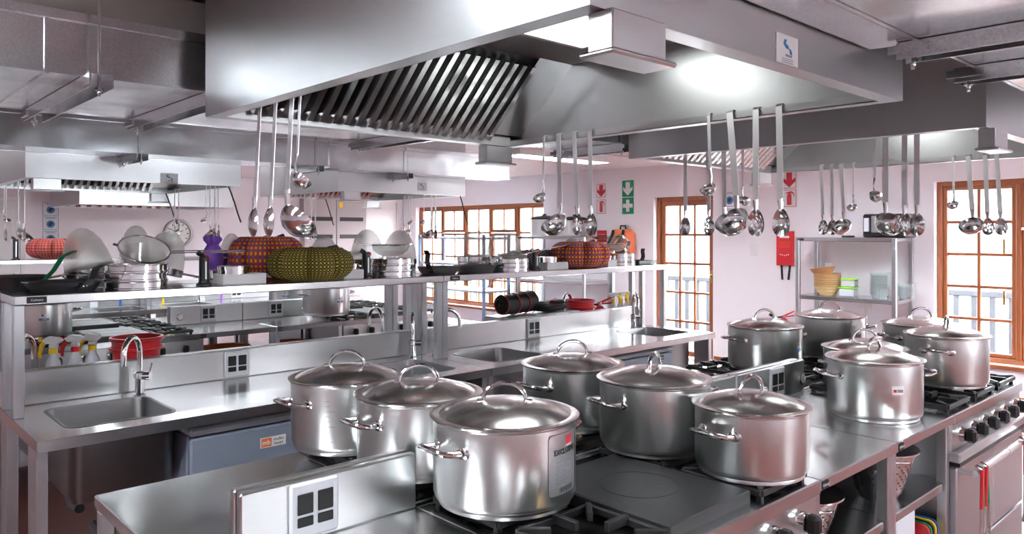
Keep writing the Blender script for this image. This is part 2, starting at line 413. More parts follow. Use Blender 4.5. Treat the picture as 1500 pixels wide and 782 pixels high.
# white door and store doorway in the far left wall
def wdoor(n, x0, x1, z1, mat):
    r = bpy.data.objects.new('door_%d' % n, None); COL.objects.link(r); r['kind'] = 'structure'
    bx(x0+.06, YW-.03, .01, x1-.06, YW-.005, z1-.06, .004).build('leaf', M[mat], r)
    for a, b in ((x0, x0+.06), (x1-.06, x1)): bx(a, YW-.05, 0, b, YW, z1, .006).build('jamb', M[mat], r)
    bx(x0+.06, YW-.05, z1-.06, x1-.06, YW, z1, .006).build('jamb', M[mat], r)
    for a, b in ((.15, .95), (1.1, z1-.2)):
        bx(x0+.16, YW-.038, a, x1-.16, YW-.03, b, .004).build('door_panel', M[mat], r)
    bx(x1-.15, YW-.06, 1.0, x1-.13, YW-.03, 1.1, .004).build('handle', M['chrome'], r)
wdoor(2, 6.95, 8.3, 2.28, 'door_white'); wdoor(3, 1.0, 2.16, 2.15, 'door_white')
# outdoors: deck, railing with balusters, rocky slope
g = bx(XW+TW, -8, -.3, 11.2, 20, -.12).build('trim_1', M['deck']); g['kind'] = 'structure'
rl = thing('railing', 'dark blue-grey wooden balustrade of the deck outside the windows', 'railing', (10.6, 0, -.12))
bx(-.05, -7, .98, .05, 18, 1.06, .01).build('top_rail', M['rail'], rl); bx(-.03, -7, .12, .03, 18, .18).build('bottom_rail', M['rail'], rl)
bal = bx(-.02, -.03, .18, .02, .03, .98).mesh('baluster', M['rail'])
for i in range(96):
    o = bpy.data.objects.new('baluster', bal); COL.objects.link(o); o.parent = rl; o.location = (0, -6+i*.2, 0)
hl = MB(); NX, NY = 14, 40
for i in range(NX+1):
    for j in range(NY+1):
        x = 14+i*4; hl.v.append((x, -30+j*2.4, -2.2+i*.95+rnd.uniform(-.7, .7)*(i > 0)))
for i in range(NX):
    for j in range(NY): a = i*(NY+1)+j; hl.f.append((a, a+1, a+NY+2, a+NY+1))
o = hl.build('trim_2', M['rock']); o['kind'] = 'structure'

# ------------------------------------------------------------------ ceiling lights
def ceil_light(x, y, label, rz=0):
    t = thing('ceiling_light', label, 'ceiling light', (x, y, ZC), rz, 'louvred fluorescent ceiling lights')
    h = MB()
    h.box(-.75, -.15, -.07, .75, -.14, 0).box(-.75, .14, -.07, .75, .15, 0).box(-.75, -.15, -.07, -.74, .15, 0).box(.74, -.15, -.07, .75, .15, 0).box(-.75, -.15, -.012, .75, .15, 0)
    h.build('housing', M['white'], t)
    bx(-.72, -.13, -.03, .72, .13, -.024).build('diffuser', M['lamp'], t)
    l = MB()
    for i in range(15): xx = -.7+i*.1; l.box(xx-.003, -.138, -.068, xx+.003, .138, -.032)
    l.build('louvre', M['white'], t); return t
CL0 = ceil_light(6.3, 6.02, 'long louvred ceiling light above the aisle towards the glazed door')
for (x, y, where) in [(6.4, 3.4, 'near the wall rack'), (-1.5, -1.4, 'behind the camera, far left'), (1.2, -1.4, 'behind the camera, left of middle'),
        (3.9, -1.4, 'behind the camera, right of middle'), (6.4, -1.4, 'behind the camera, far right'), (6.6, 1.6, 'before the right window'), (-1.6, 1.6, 'left of the foreground island, outer'),
        (-.35, 1.75, 'left of the foreground island, inner'), (1.0, 7.45, 'behind the far left hood'), (3.6, 7.45, 'behind the far centre hood'), (-2.4, 9.6, 'over the far row, left'), (3, 9.4, 'over the far row, middle'), (6, 9.4, 'over the far row, right')]:
    dup(CL0, (x, y, ZC), 0, 'added louvred ceiling light %s' % where)  # lamps added to brighten the room, beyond the one known aisle light

# ------------------------------------------------------------------ steel tables, ranges
def nameplate(parent, x, y, z, w=.045, h=.022):
    bx(x, y-.0015, z, x+w, y, z+h).build('name_plate', M['rubber'], parent)
    text('name_text', 'Culinary', h*.5, M['plate'], parent, frame((x+w/2, y-.002, z+h/2), (1,0,0), (0,0,1)))
def socket(parent, x, y, z, name='socket'):
    """plate on a face looking to -y, centre x, z"""
    p = bx(x-.066, y-.012, z-.068, x+.066, y, z+.068, .008).build(name, M['plate'], parent)
    for sx in (-1, 1):
        bx(x+sx*.027-.021, y-.0155, z-.008, x+sx*.027+.021, y-.011, z+.042, .002).build('outlet', M['rubber'], p)
        bx(x+sx*.027-.021, y-.0155, z-.038, x+sx*.027+.021, y-.011, z-.014, .002).build('rocker', M['rubber'], p)
    return p
def dial(parent, x, y, z):
    p = MB().lathe([(.028, 0), (.03, .012), (.022, .014), (.021, .010), (0, .010)], 20).xf(T(x, y, z) @ RXm(PI/2)).build('gauge', M['chrome'], parent)
    MB().lathe([(.021, .0105), (0, .0105)], 16).xf(T(x, y, z) @ RXm(PI/2)).build('gauge_face', M['dial'], p)
DEP = .675
def table(label, loc, rz, w, sock=None, gauge=None, shelf=.62, splash=(0, 1), plate=True, cat='table'):
    t = thing('steel_table', label, cat, loc, rz)      # origin: front left floor corner, front looks to -y
    top = MB().box(0, 0, .862, w, DEP, .9, .004); top.build('worktop', M['steel_top'], t)
    s0, s1 = splash[0]*w, splash[1]*w
    bx(s0+.003, DEP-.03, .9, s1-.003, DEP-.004, 1.05, .004).build('splashback', M['steel'], t)
    for x in (.0, w-.04):
        for y in (.02, DEP-.06): bx(x+.002, y, .0, x+.038, y+.04, .862, .003).build('leg', M['steel_side'], t)
    for z in (shelf, .14): bx(.002, .03, z-.035, w-.002, DEP-.03, z, .004).build('undershelf', M['steel_top'], t)
    if sock: socket(t, sock, DEP-.03, .978)
    if gauge: dial(t, gauge, DEP-.03, .965)
    if plate: nameplate(t, .008, -.0012, .868, .04, .024)
    return t
def grate():
    g = MB()
    for a in (-.13, .13): g.box(-.13, a-.007, .012, .13, a+.007, .030, .002); g.box(a-.007, -.13, .012, a+.007, .13, .030, .002)
    for i in range(4):
        a = i*PI/2; n = len(g.v); g.box(.05, -.008, .014, .13, .008, .038, .002); g.xf(RZ(a), n)
        n = len(g.v); g.box(.10, -.008, .014, .18, .008, .036, .002); g.xf(RZ(a+PI/4), n)
        for s in (-1, 1): g.box(.12*(1 if i % 2 else -1)-.008, .12*s-.008, 0, .12*(1 if i % 2 else -1)+.008, .12*s+.008, .02)
    return g
GR = None
def range_(label, loc, rz, w, plate=True, knobs=6, burners=None, hot=None):
    global GR
    t = thing('gas_range', label, 'gas range', loc, rz)
    d = DEP
    b = MB(); b.box(.002, .03, .12, w-.002, d-.002, .86); b.build('body', M['steel_side'], t)
    tp = MB(); tp.box(0, 0, .855, w, .065, .9, .004).box(0, d-.03, .855, w, d-.001, .9, .004).box(0, .065, .86, .045, d-.03, .9, .003).box(w-.075, .065, .86, w, d-.03, .9, .003)
    tp.build('top_frame', M['steel_top'], t)
    bx(.03, .062, .862, w-.03, d-.03, .872).build('burner_tray', M['iron'], t)
    bx(.002, .012, .745, w-.002, .032, .856, .003).build('control_panel', M['steel'], t)
    bx(0, -.02, .70, w, .034, .742, .006).build('ledge', M['steel'], t)
    bx(.02, -.012, .68, w-.02, .03, .70).build('vent_slot', M['black'], t)
    k = MB().lathe([(.031, 0), (.033, .004), (.028, .022), (.024, .024)], 18).xf(RXm(PI/2))
    km = k.mesh('knob', M['chrome']); gm = MB().box(-.019, -.062, -.029, .019, -.02, .029, .010).mesh('knob_grip', M['black'])
    for i in range(knobs):
        o = bpy.data.objects.new('knob', km); COL.objects.link(o); o.parent = t
        o.location = (w*(.5+(i-(knobs-1)/2)*.79/(knobs-1 or 1)), .012, .80); o.rotation_euler = (0, rnd.uniform(-.1, .1), 0)
        q = bpy.data.objects.new('knob_grip', gm); COL.objects.link(q); q.parent = o
    for i in range(2):
        dd = bx(.012+i*(w/2-.006), -.004, .31, w/2-.003+i*(w/2-.012), .03, .675, .006).build('oven_door', M['steel_side'], t)
    br = MB().tube([(.03, -.06, .665), (w-.03, -.06, .665)], .016, 14)
    for x in (.03, w-.03): br.tube([(x, -.06, .665), (x, -.0, .665)], .012, 8); br.lathe([(.02, 0), (.02, .02), (0, .021)], 14, 0, 0, 0) if 0 else None
    br.tube([(w/2-.012, -.06, .665), (w/2+.012, -.06, .665)], .0185, 12)
    br.build('handle', M['toolgrip'], t)
    bx(.012, -.002, .12, w-.012, .03, .30, .005).build('bottom_panel', M['steel_side'], t)
    for x in (.05, w-.09):
        for y in (.06, d-.1): bx(x, y, 0, x+.04, y+.04, .12).build('foot', M['steel_side'], t)
    if GR is None:
        GR = (grate().mesh('grate', M['iron']), MB().lathe([(.05, 0), (.05, .012), (.036, .016), (.03, .02), (0, .022)], 20).mesh('burner', M['iron']),
              MB().lathe([(.036, .012), (.034, .022), (0, .024)], 16).mesh('burner_cap', M['brass']))
    for (x, y) in burners:
        for nm, me in (('grate', GR[0]), ('burner', GR[1])):
            o = bpy.data.objects.new(nm, me); COL.objects.link(o); o.parent = t; o.location = (x, y, .90 if nm == 'grate' else .872)
            if nm == 'grate': gp = o
            else:
                c = bpy.data.objects.new('burner_cap', GR[2]); COL.objects.link(c); c.parent = o
    if hot:
        h = bx(hot[0], hot[1], .896, hot[2], hot[3], .934, .004).build('hotplate', M['hotplate'], t)
        cx, cy = (hot[0]+hot[2])/2, (hot[1]+hot[3])/2
        MB().ring([(.111, .9342), (.1135, .9342), (.1135, .9349), (.111, .9349)], 48, cx, cy).build('hotplate_ring', M['iron'], h)
        MB().lathe([(.006, .9342), (0, .9346)], 10, cx+.03, cy-.055).build('lifting_hole', M['black'], h)
    if plate: nameplate(t, w-.10, .011, .83, .034, .018) if 0 else None
    return t
def island(ox, oy, who, x=(.594, 1.216, 2.25, 2.855, 3.462, 4.47), near=True):
    yf = 1.05+oy; ym = yf+DEP; yb = ym+DEP+.002; P = PI
    X = [q+ox for q in x]; wr1, wr2 = X[2]-X[1], X[5]-X[4]; D = who
    bur = lambda w: ([(.17, .16), (.17, .49), (w-.17, .16), (w-.17, .49)], (.325, .045, w-.33, .53))
    table('steel end table with double socket %s' % D[0], (X[0], yf, 0), 0, X[1]-X[0], sock=.31, splash=(.2, 1), plate=False)
    table('rear half of steel end table, without a socket, %s' % D[0], (X[1], yb, 0), P, X[1]-X[0], splash=(0, .8), plate=False)
    b, h = bur(wr1)
    range_('gas range with black solid hotplate %s' % D[1], (X[1], yf, 0), 0, wr1, burners=b, hot=h)
    range_('gas range back to back with the hotplate range %s' % D[1], (X[2], yb, 0), P, wr1, burners=b, hot=h)
    table('narrow steel table beside the hotplate range %s' % D[2], (X[2], yf, 0), 0, X[3]-X[2], sock=None if near else .31, gauge=None if near else .08)
    table('narrow steel table with gauge beside the far range %s' % D[2], (X[3], yf, 0), 0, X[4]-X[3], sock=.33 if near else .30, gauge=.565)
    if near:
        pass
    table('rear narrow steel table behind splashback %s, first' % D[2], (X[3], yb, 0), P, X[3]-X[2], plate=False)
    table('rear narrow steel table behind splashback %s, second' % D[2], (X[4], yb, 0), P, X[4]-X[3], plate=False)
    b, h = bur(wr2)
    b2 = [(.14, .16), (.14, .49), (wr2/2, .16), (wr2/2, .49), (wr2-.16, .16), (wr2-.16, .49)]
    range_('six-burner gas range with tongs on its rail %s' % D[3] if near else 'gas range with big pot on top %s' % D[3], (X[4], yf, 0), 0, wr2, burners=b2 if near else b, hot=None if near else h)
    range_('gas range at rear of the far range %s' % D[3], (X[5], yb, 0), P, wr2, burners=b2)
island(0, 0, ('in foreground', 'in foreground', 'in foreground', 'at right foreground'))
island(-.13, 4.66, ('in middle row', 'in middle row', 'in middle row', 'in middle row'), near=False)

# ------------------------------------------------------------------ sink benches with overshelf
def rrect(cx, cy, w, d, r, n=5):
    P = []
    for (sx, sy, a0) in ((1, 1, 0), (-1, 1, PI/2), (-1, -1, PI), (1, -1, 3*PI/2)):
        for i in range(n+1):
            a = a0+PI/2*i/n; P.append((cx+sx*(w/2-r)+r*math.cos(a), cy+sy*(d/2-r)+r*math.sin(a)))
    return P
def top_holes(w, d, z0, z1, holes):
    """worktop with rounded sink openings, built column by column"""
    m = MB(); xs = [0]; 
    for (cx, cy, ww, dd, r) in holes: xs += [cx-ww/2, cx+ww/2]
    xs.append(w)
    for i in range(0, len(xs), 2): m.box(xs[i], 0, z1-.002, xs[i+1], d, z1)
    for (cx, cy, ww, dd, r) in holes:
        x0, x1, y0, y1 = cx-ww/2, cx+ww/2, cy-dd/2, cy+dd/2
        m.box(x0, 0, z1-.002, x1, y0, z1); m.box(x0, y1, z1-.002, x1, d, z1)
        rr = rrect(cx, cy, ww, dd, r); k = len(rr)//4
        for q, (cxn, cyn) in enumerate(((x1, y1), (x0, y1), (x0, y0), (x1, y0))):   # corner webs
            arcp = rr[q*k:(q+1)*k]
            for a, b in zip(arcp, arcp[1:]):
                n = len(m.v); m.v += [(cxn, cyn, z1), (*a, z1), (*b, z1)]; m.f.append((n, n+1, n+2))
    z1 -= .0025; m.box(0, -.001, z0, w, .018, z1); m.box(0, d-.02, z0, w, d, z1); m.box(0, .018, z0, .016, d-.02, z1); m.box(w-.016, .018, z0, w, d-.02, z1)
    return m
def basin(cx, cy, w, d, r, zt, zb):
    m = MB(); rings = []
    for (g, z) in ((.012, zt+.0015), (.0, zt+.001), (-.004, zt-.01), (-.012, zb+.04), (-.03, zb+.012), (-.06, zb+.002)):
        rr = rrect(cx, cy, w+2*g, d+2*g, max(.01, r+g)); rings.append(len(m.v)); m.v += [(x, y, z) for x, y in rr]
    n = len(rr)
    for a, b in zip(rings, rings[1:]):
        for i in range(n): j = (i+1) % n; m.f.append((a+i, a+j, b+j, b+i))
    m.f.append(tuple(rings[-1]+i for i in range(n)))
    N2 = []                                            # outer skin
    for (g, z) in ((.0, zt-.02), (-.002, zb+.03), (-.02, zb-.006), (-.05, zb-.012)):
        rr = rrect(cx, cy, w+2*g, d+2*g, max(.01, r+g)); N2.append(len(m.v)); m.v += [(x, y, z) for x, y in rr]
    for a, b in zip(N2, N2[1:]):
        for i in range(n): j = (i+1) % n; m.f.append((a+i, b+i, b+j, a+j))
    m.f.append(tuple(N2[-1]+i for i in range(n))[::-1]); return m
def faucet(parent, x, y, z, ang):
    """gooseneck mixer, spout swung to ang"""
    dx, dy = math.cos(ang), math.sin(ang); r = .075
    f = MB().lathe([(.026, 0), (.026, .008), (.02, .012), (.02, .075), (.024, .08), (.024, .105), (.014, .112)], 18, x, y, z)
    pts = [(x, y, z+.1), (x, y, z+.2)] + [(x+dx*(r-r*math.cos(a)), y+dy*(r-r*math.cos(a)), z+.2+r*math.sin(a)) for a in [PI*i/12 for i in range(1, 13)]]
    pts.append((x+dx*2*r, y+dy*2*r, z+.16)); f.tube(pts, .0125, 12)
    o = f.build('faucet', M['chrome'], parent)
    l = MB().tube([(x, y, z+.09), (x-dy*.05, y+dx*.05, z+.09)], .019, 12); l.tube([(x-dy*.04, y+dx*.04, z+.09), (x-dy*.055, y+dx*.055, z+.15)], .005, 8)
    l.build('lever', M['chrome'], o)
BD, SW = .72, .40
def bench(label, loc, rz, w, sinks, sock=None, fauc=None, plate=True, ends=(1, 1)):
    t = thing('sink_bench', label, 'sink bench', loc, rz)
    hs = [(sx, .34, SW, .42, .05) for sx in sinks]
    top_holes(w, BD, .858, .9, hs).build('worktop', M['steel_top'], t)
    for h in hs:
        s = basin(h[0], h[1], h[2]-.004, h[3]-.004, h[4], .9, .60).build('basin', M['sink'], t)
        MB().tube([(h[0], h[1], .6), (h[0], h[1], .38), (h[0], h[1]+.1, .33), (h[0], h[1]+.25, .35)], .022, 10).build('drain_pipe', M['black'], s)
    sp = MB().box(.002, BD-.028, .9, w-.002, BD-.003, 1.05, .004); sp.build('splashback', M['steel'], t)
    for x in (0, w-.04):
        for (y0, y1) in ((.03, .16), (BD-.15, BD-.02)): bx(x+.001, y0, 0, x+.041, y1, .858, .003).build('leg', M['steel_side'], t)
    bx(.04, BD-.1, .14, w-.04, BD-.06, .18).build('brace', M['steel_side'], t)
    sh = MB().box(0, .425, 1.357, w, BD-.012, 1.397, .004).build('overshelf', M['steel_top'], t)
    for x in (0, w-.04):
        for y in (.44, BD-.07): bx(x+.001, y, .9, x+.041, y+.04, 1.357, .003).build('post', M['steel_side'], t)
    if sock: socket(t, sock, BD-.028, .975)
    for f in (fauc or []): faucet(t, f[0], f[1], .9, f[2])
    if plate: nameplate(t, .045, .4235, 1.364, .07, .026)
    return t
BY = 3.15
bench('long steel sink bench with overshelf, left unit of near row', (.594, BY, 0), 0, 2.165, (.33, 1.83), 1.02, [(.52, .585, math.radians(228)), (2.05, .585, math.radians(235))])
bench('long steel sink bench with overshelf, right unit of near row', (2.762, BY, 0), 0, 2.24, (.35, 1.93), 1.0, [(.06, .585, math.radians(-20)), (2.0, .585, math.radians(232))])
bench('sink bench back to back with left unit of near row', (2.759, BY+2*BD+.004, 0), PI, 2.165, (.33, 1.83), None, [(2.09, .585, math.radians(-130)), (.15, .585, math.radians(-90))], False)
bench('sink bench back to back with right unit of near row', (5.002, BY+2*BD+.004, 0), PI, 2.24, (1.75,), None, [(.75, .585, math.radians(200))], False)
BY2 = 7.81
bench('sink bench with overshelf, left unit of far row', (.4, BY2, 0), 0, 2.165, (.33, 1.83), 1.0, [(.55, .585, math.radians(230))], False)
bench('sink bench with overshelf, right unit of far row', (2.568, BY2, 0), 0, 2.24, (.33, 1.9), 1.0, [(.55, .585, math.radians(230))], False)
def fridge(label, x, y, w):
    t = thing('undercounter_fridge', label, 'fridge', (x, y, 0))
    bx(0, .02, .06, w, .58, .80, .006).build('body', M['fridge'], t)
    bx(0, -.022, .07, w, .018, .795, .008).build('door', M['fridge'], t)
    bx(-.004, -.03, .805, w+.004, .585, .838, .01).build('top', M['fridge_top'], t)
    for a in (.03, w-.07): bx(a, .05, 0, a+.04, .09, .06).build('foot', M['black'], t)
    s = bx(.30, -.0235, .70, .42, -.0222, .745).build('sticker', M['white'], t)
    bx(.305, -.0242, .704, .352, -.0236, .741).build('sticker_patch', M['orange'], s)
    text('sticker_text', 'mh', .03, M['white'], s, frame((.328, -.0246, .722), (1,0,0), (0,0,1)), .0006)
    text('sticker_text', 'muller', .019, M['ink'], s, frame((.387, -.0241, .731), (1,0,0), (0,0,1)))
    text('sticker_text', 'haupt', .019, M['ink'], s, frame((.385, -.0241, .713), (1,0,0), (0,0,1)))
    p = bx(.485, -.024, .757, .55, -.0222, .787).build('name_plate', M['ink'], t)
    text('name_text', 'Culinary', .016, M['white'], p, frame((.517, -.0245, .772), (1,0,0), (0,0,1)))
    return t
fridge('blue-grey undercounter fridge under left sink bench', 1.15, 3.22, .66)
fridge('blue-grey undercounter fridge under right sink bench, further away', 3.87, 3.22, .66)
# ------------------------------------------------------------------ extraction hoods
SL = None
def hood(label, x0, x1, y0, y1, z0, zt, nsl=22, lit=True, boxes=True, sticker=None, rtop=None):
    global SL
    t = thing('extraction_hood', label, 'extraction hood', (x0, y0, z0)); w, d, h = x1-x0, y1-y0, zt-z0
    th = .004; zc = .33
    bx(0, 0, 0, w, th, h).build('front_panel', M['hood'], t); bx(0, d-th, 0, w, d, h).build('back_panel', M['hood'], t)
    bx(0, th, 0, th, d-th, h).build('left_panel', M['hood'], t); bx(w-th, th, 0, w, d-th, h).build('right_panel', M['hood'], t)
    r = MB(); f = .05
    for (a, b, c, e) in ((th, th, w-th, f), (th, d-f, w-th, d-th), (th, f, f, d-f), (w-f, f, w-th, d-f)): r.box(a, b, .0, c, e, .003)
    r.build('rim', M['steel'], t)
    lip = MB()
    for (a, b, c, e) in ((f-.003, f, w-f+.003, f+.003), (f-.003, d-f-.003, w-f+.003, d-f), (f-.003, f, f, d-f), (w-f, f, w-f+.003, d-f)): lip.box(a, b, .0, c, e, .055 if c-a > e-b else .026)
    lip.build('gutter', M['steel'], t)
    bx(th, th, zc, w-th, d-th, zc+.004).build('inner_ceiling', M['hood'], t)
    for far in (1, 0):
        yb, yt = (d-f-.005, d-f-.33) if far else (f+.005, f+.33)
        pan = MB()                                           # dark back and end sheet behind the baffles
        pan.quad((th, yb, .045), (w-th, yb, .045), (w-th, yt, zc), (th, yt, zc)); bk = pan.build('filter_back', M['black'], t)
        k = .012 if far else -.012
        for (xa, xb) in ((th, .1), (w-.2, w-th)):
            e0 = MB().quad((xa, yb-k*2, .046), (xb, yb-k*2, .046), (xb, yt-k*2, zc-.001), (xa, yt-k*2, zc-.001)); e0.build('blanking_plate', M['steel'], t)
        L = math.hypot(yt-yb, zc-.025); pitch = (w-.3)/nsl
        s = MB(); a = pitch
        s.prism([(-.22*a, .000), (.22*a, .000), (.30*a, .024), (.26*a, .024), (.19*a, .003), (-.19*a, .003), (-.26*a, .024), (-.30*a, .024)], .01, L-.03, 'y')
        ey = Vector((0, yt-yb, zc-.025)).normalized(); ez = Vector((1,0,0)).cross(ey)
        if ez.z > 0: ez = -ez
        Mt = Matrix.Identity(4)
        for i in range(3): Mt[i][0] = (1,0,0)[i]; Mt[i][1] = ey[i]; Mt[i][2] = ez[i]
        off = ez*.030; s.xf(Matrix.Translation((0, yb+off.y, .028+off.z)) @ Mt @ Matrix.Scale(-1, 4, (0,0,1)))
        me = s.mesh('baffle_slat', M['tin'])
        for i in range(nsl):
            o = bpy.data.objects.new('baffle_slat', me); COL.objects.link(o); o.parent = bk; o.location = (.12+(i+.5)*pitch, 0, 0)
    if lit:
        lx, ly = w*.62, d*.52
        m = MB()
        for (a, b, c, e) in ((-.3, -.17, .3, -.15), (-.3, .15, .3, .17), (-.3, -.15, -.28, .15), (.28, -.15, .3, .15)): m.box(lx+a, ly+b, zc-.022, lx+c, ly+e, zc)
        fr = m.build('light_frame', M['white'], t)
        bx(lx-.28, ly-.15, zc-.012, lx+.28, ly+.15, zc-.006).build('light_panel', M['hoodlamp'], fr)
    if boxes:
        for (bx0, by0, s) in ((.0, -.022, -1), (w-.215, d-.04, 1)):
            g = bx(bx0+.036, by0, -.075, bx0+.195, by0+.06, -.001, .003).build('grease_box', M['steel'], t)
            bx(bx0+.02, by0-.014, -.086, bx0+.212, by0+.068, -.0755, .004).build('grease_drawer', M['steel'], g)
    if sticker:
        sx, sz, sw, sh = sticker
        p = bx(sx-sw/2, -.002, sz-sh/2, sx+sw/2, -.0005, sz+sh/2).build('maker_sticker', M['white'], t)
        k = sh/.078
        q = MB().prism([(sx-.022*k, sz+.014*k), (sx-.016*k, sz+.026*k), (sx-.004*k, sz+.026*k), (sx-.010*k, sz+.016*k), (sx+.006*k, sz+.010*k), (sx+.006*k, sz+.001*k), (sx-.010*k, sz+.004*k)], -.0028, -.002, 'y')
        q.prism([(sx+.010*k, sz+.004*k), (sx+.016*k, sz+.004*k), (sx+.024*k, sz-.004*k), (sx+.024*k, sz-.012*k), (sx+.014*k, sz-.010*k)], -.0028, -.002, 'y')
        q.build('logo', M['sblue'], p)
        z_ = MB().box(sx-.010*k, -.0028, sz-.019*k, sx+.024*k, -.002, sz-.013*k)
        z_.build('print_line', M['grey_ink'], p)
        b2 = MB()
        for zz in (-.026, -.031, -.036): b2.box(sx-.03*k, -.0028, sz+zz*k, sx+.03*k, -.002, sz+(zz+.0015)*k)
        b2.build('print_line', M['grey_ink'], p)
    return t
hood('big stainless extraction hood hanging over the foreground ranges', 1.0, 2.43, .88, 2.64, 2.05, 2.55, 22, sticker=(.707, .036, .105, .069))
hood('stainless extraction hood over right range, behind the big near hood', 3.25, 4.74, .88, 2.58, 2.05, 2.55, 22)
hood('far stainless hood at left, with a white sticker, over the middle row', .99, 2.38, 5.58, 7.1, 2.0, 2.5, 20, sticker=(.87, .035, .12, .075))
hood('far stainless hood in centre over the middle row, ladles on its right rim', 3.22, 4.58, 5.6, 7.1, 2.0, 2.5, 20, sticker=(.85, .07, .1, .07))
hood('furthest hood, against the left wall above the clock', 2.4, 4.3, 10.35, 11.9, 2.0, 2.558, 12, lit=True, boxes=False)

# ------------------------------------------------------------------ galvanised ducts with their trapeze hangers
def duct(label, x0, x1, y0, y1, z0, z1, seams=(), hang=(), flange=True, mat='galv'):
    t = thing('air_duct', label, 'air duct', (x0, y0, z0)); w, d, h = x1-x0, y1-y0, z1-z0
    bx(0, 0, 0, w, d, h, .003).build('duct_body', M[mat], t)
    if flange:
        m = MB()
        for yy in (-.012, d): m.box(-.002, yy, h-.012, w+.002, yy+.012, h+.018); m.box(-.002, yy, -.002, w+.002, yy+.012, .006)
        m.build('flange', M['galv'], t)
    for s in seams: bx(s, -.008, -.006, s+.012, d+.008, h+.004).build('seam', M['galv'], t)
    return t
def hanger(label, x, y0, y1, z, drop=None, chan=True, topz=ZC):
    """trapeze: a slotted channel under a duct, threaded rods up to the ceiling"""
    t = thing('trapeze_hanger', label, 'duct hanger', (x, y0, z)); d = y1-y0
    m = MB().box(-.035, 0, -.003, .035, d, 0).box(-.035, 0, -.045, -.032, d, -.003).box(.032, 0, -.045, .035, d, -.003)
    m.build('channel', M['galv'], t)
    for yy in (.03, d-.03):
        n = MB()
        MB().tube([(0, yy, -.07), (0, yy, topz-z)], .005, 6).build('rod', M['galv'], t)
        n.lathe([(.012, -.052), (.012, -.041)], 6, 0, yy); n.ell((0, yy, -.056), (.007, .007, .008), 8, 5)
        n.box(-.041, yy-.05, -.03, -.035, yy+.05, -.008)
        n.build('clamp', M['galv'], t)
    return t
hz = 2.16
duct('galvanised air duct overhead at right, in front of the big hood', .3, 6.5, -.5, .735, hz, hz+.2, (1.1, 2.35, 3.6))
duct('narrow galvanised plenum along the face of the big hood', .3, 2.17, .75, .872, hz, hz+.2, flange=False)
hanger('zinc trapeze hanger under the right overhead duct, nearer one', 2.17, -.56, .79, hz-.002)
hanger('zinc trapeze hanger under the right overhead duct, second one', 2.63, -.56, .79, hz-.002)
duct('spangled galvanised duct at upper left, beyond the big hood', -1.6, 2.55, 2.76, 3.64, hz, hz+.185, (2.14,))
hanger('trapeze hanger of steel channel under upper left duct, left one', .68, 2.66, 3.68, hz-.002)
hanger('trapeze hanger of steel channel under upper left duct, middle one', 1.08, 2.66, 3.68, hz-.002)
hanger('trapeze hanger under upper left duct, right one by the far hood', 2.25, 2.70, 3.72, hz-.002)
duct('galvanised duct stub in gap between the two near hoods', 3.0, 6.0, 2.76, 3.2, hz, hz+.185)
hanger('zinc trapeze hanger seen in gap beside the big hood', 3.4, 2.72, 3.26, hz-.002)
duct('beige-looking duct in front of far left hood', -1.6, 2.9, 5.2, 5.55, hz, hz+.2, (1.9,))
duct('pale duct in front of far centre hood', 3.0, 4.92, 5.35, 5.57, hz, hz+.2)
hanger('trapeze hanger under far left duct, near its left part', 1.55, 5.14, 5.56, hz-.002)
hanger('trapeze hanger under far left duct, at its right end', 2.8, 5.14, 5.56, hz-.002)
hanger('trapeze hanger under the pale centre duct', 3.72, 5.29, 5.575, hz-.002)
duct('beige sheet-metal duct lying on top of the upper left galvanised duct', -1.6, 2.4, 2.9, 3.6, hz+.19, 2.52, flange=False, mat='beige')
duct('main duct up at ceiling behind the pale centre duct', 2.55, 4.95, 4.95, 5.3, hz+.23, ZC-.005, flange=False) if 0 else None
# black wires dangling from the far hoods
def wire(label, x, y, z, s):
    p = [(0, 0, 0), (.02*s, .0, -.05), (.05*s, .01, -.12), (.07*s, 0, -.2), (.1*s, .01, -.27)]
    tag(MB().tube([(x+a, y+b, z+c) for a, b, c in p], .006, 6).build('loose_wire', M['rubber']), label, 'wire')
wire('black loose wire dangling left of the wall clock', 2.36-.05, 7.02, 2.0, 1)
wire('black loose wire dangling right of the wall clock', 2.3, 5.62, 2.0, 1)
wire('black loose wire dangling before the white door', 3.9, 7.05, 2.0, 1)
wire('black loose wire dangling before the left window', 4.53, 5.62, 2.0, 1)

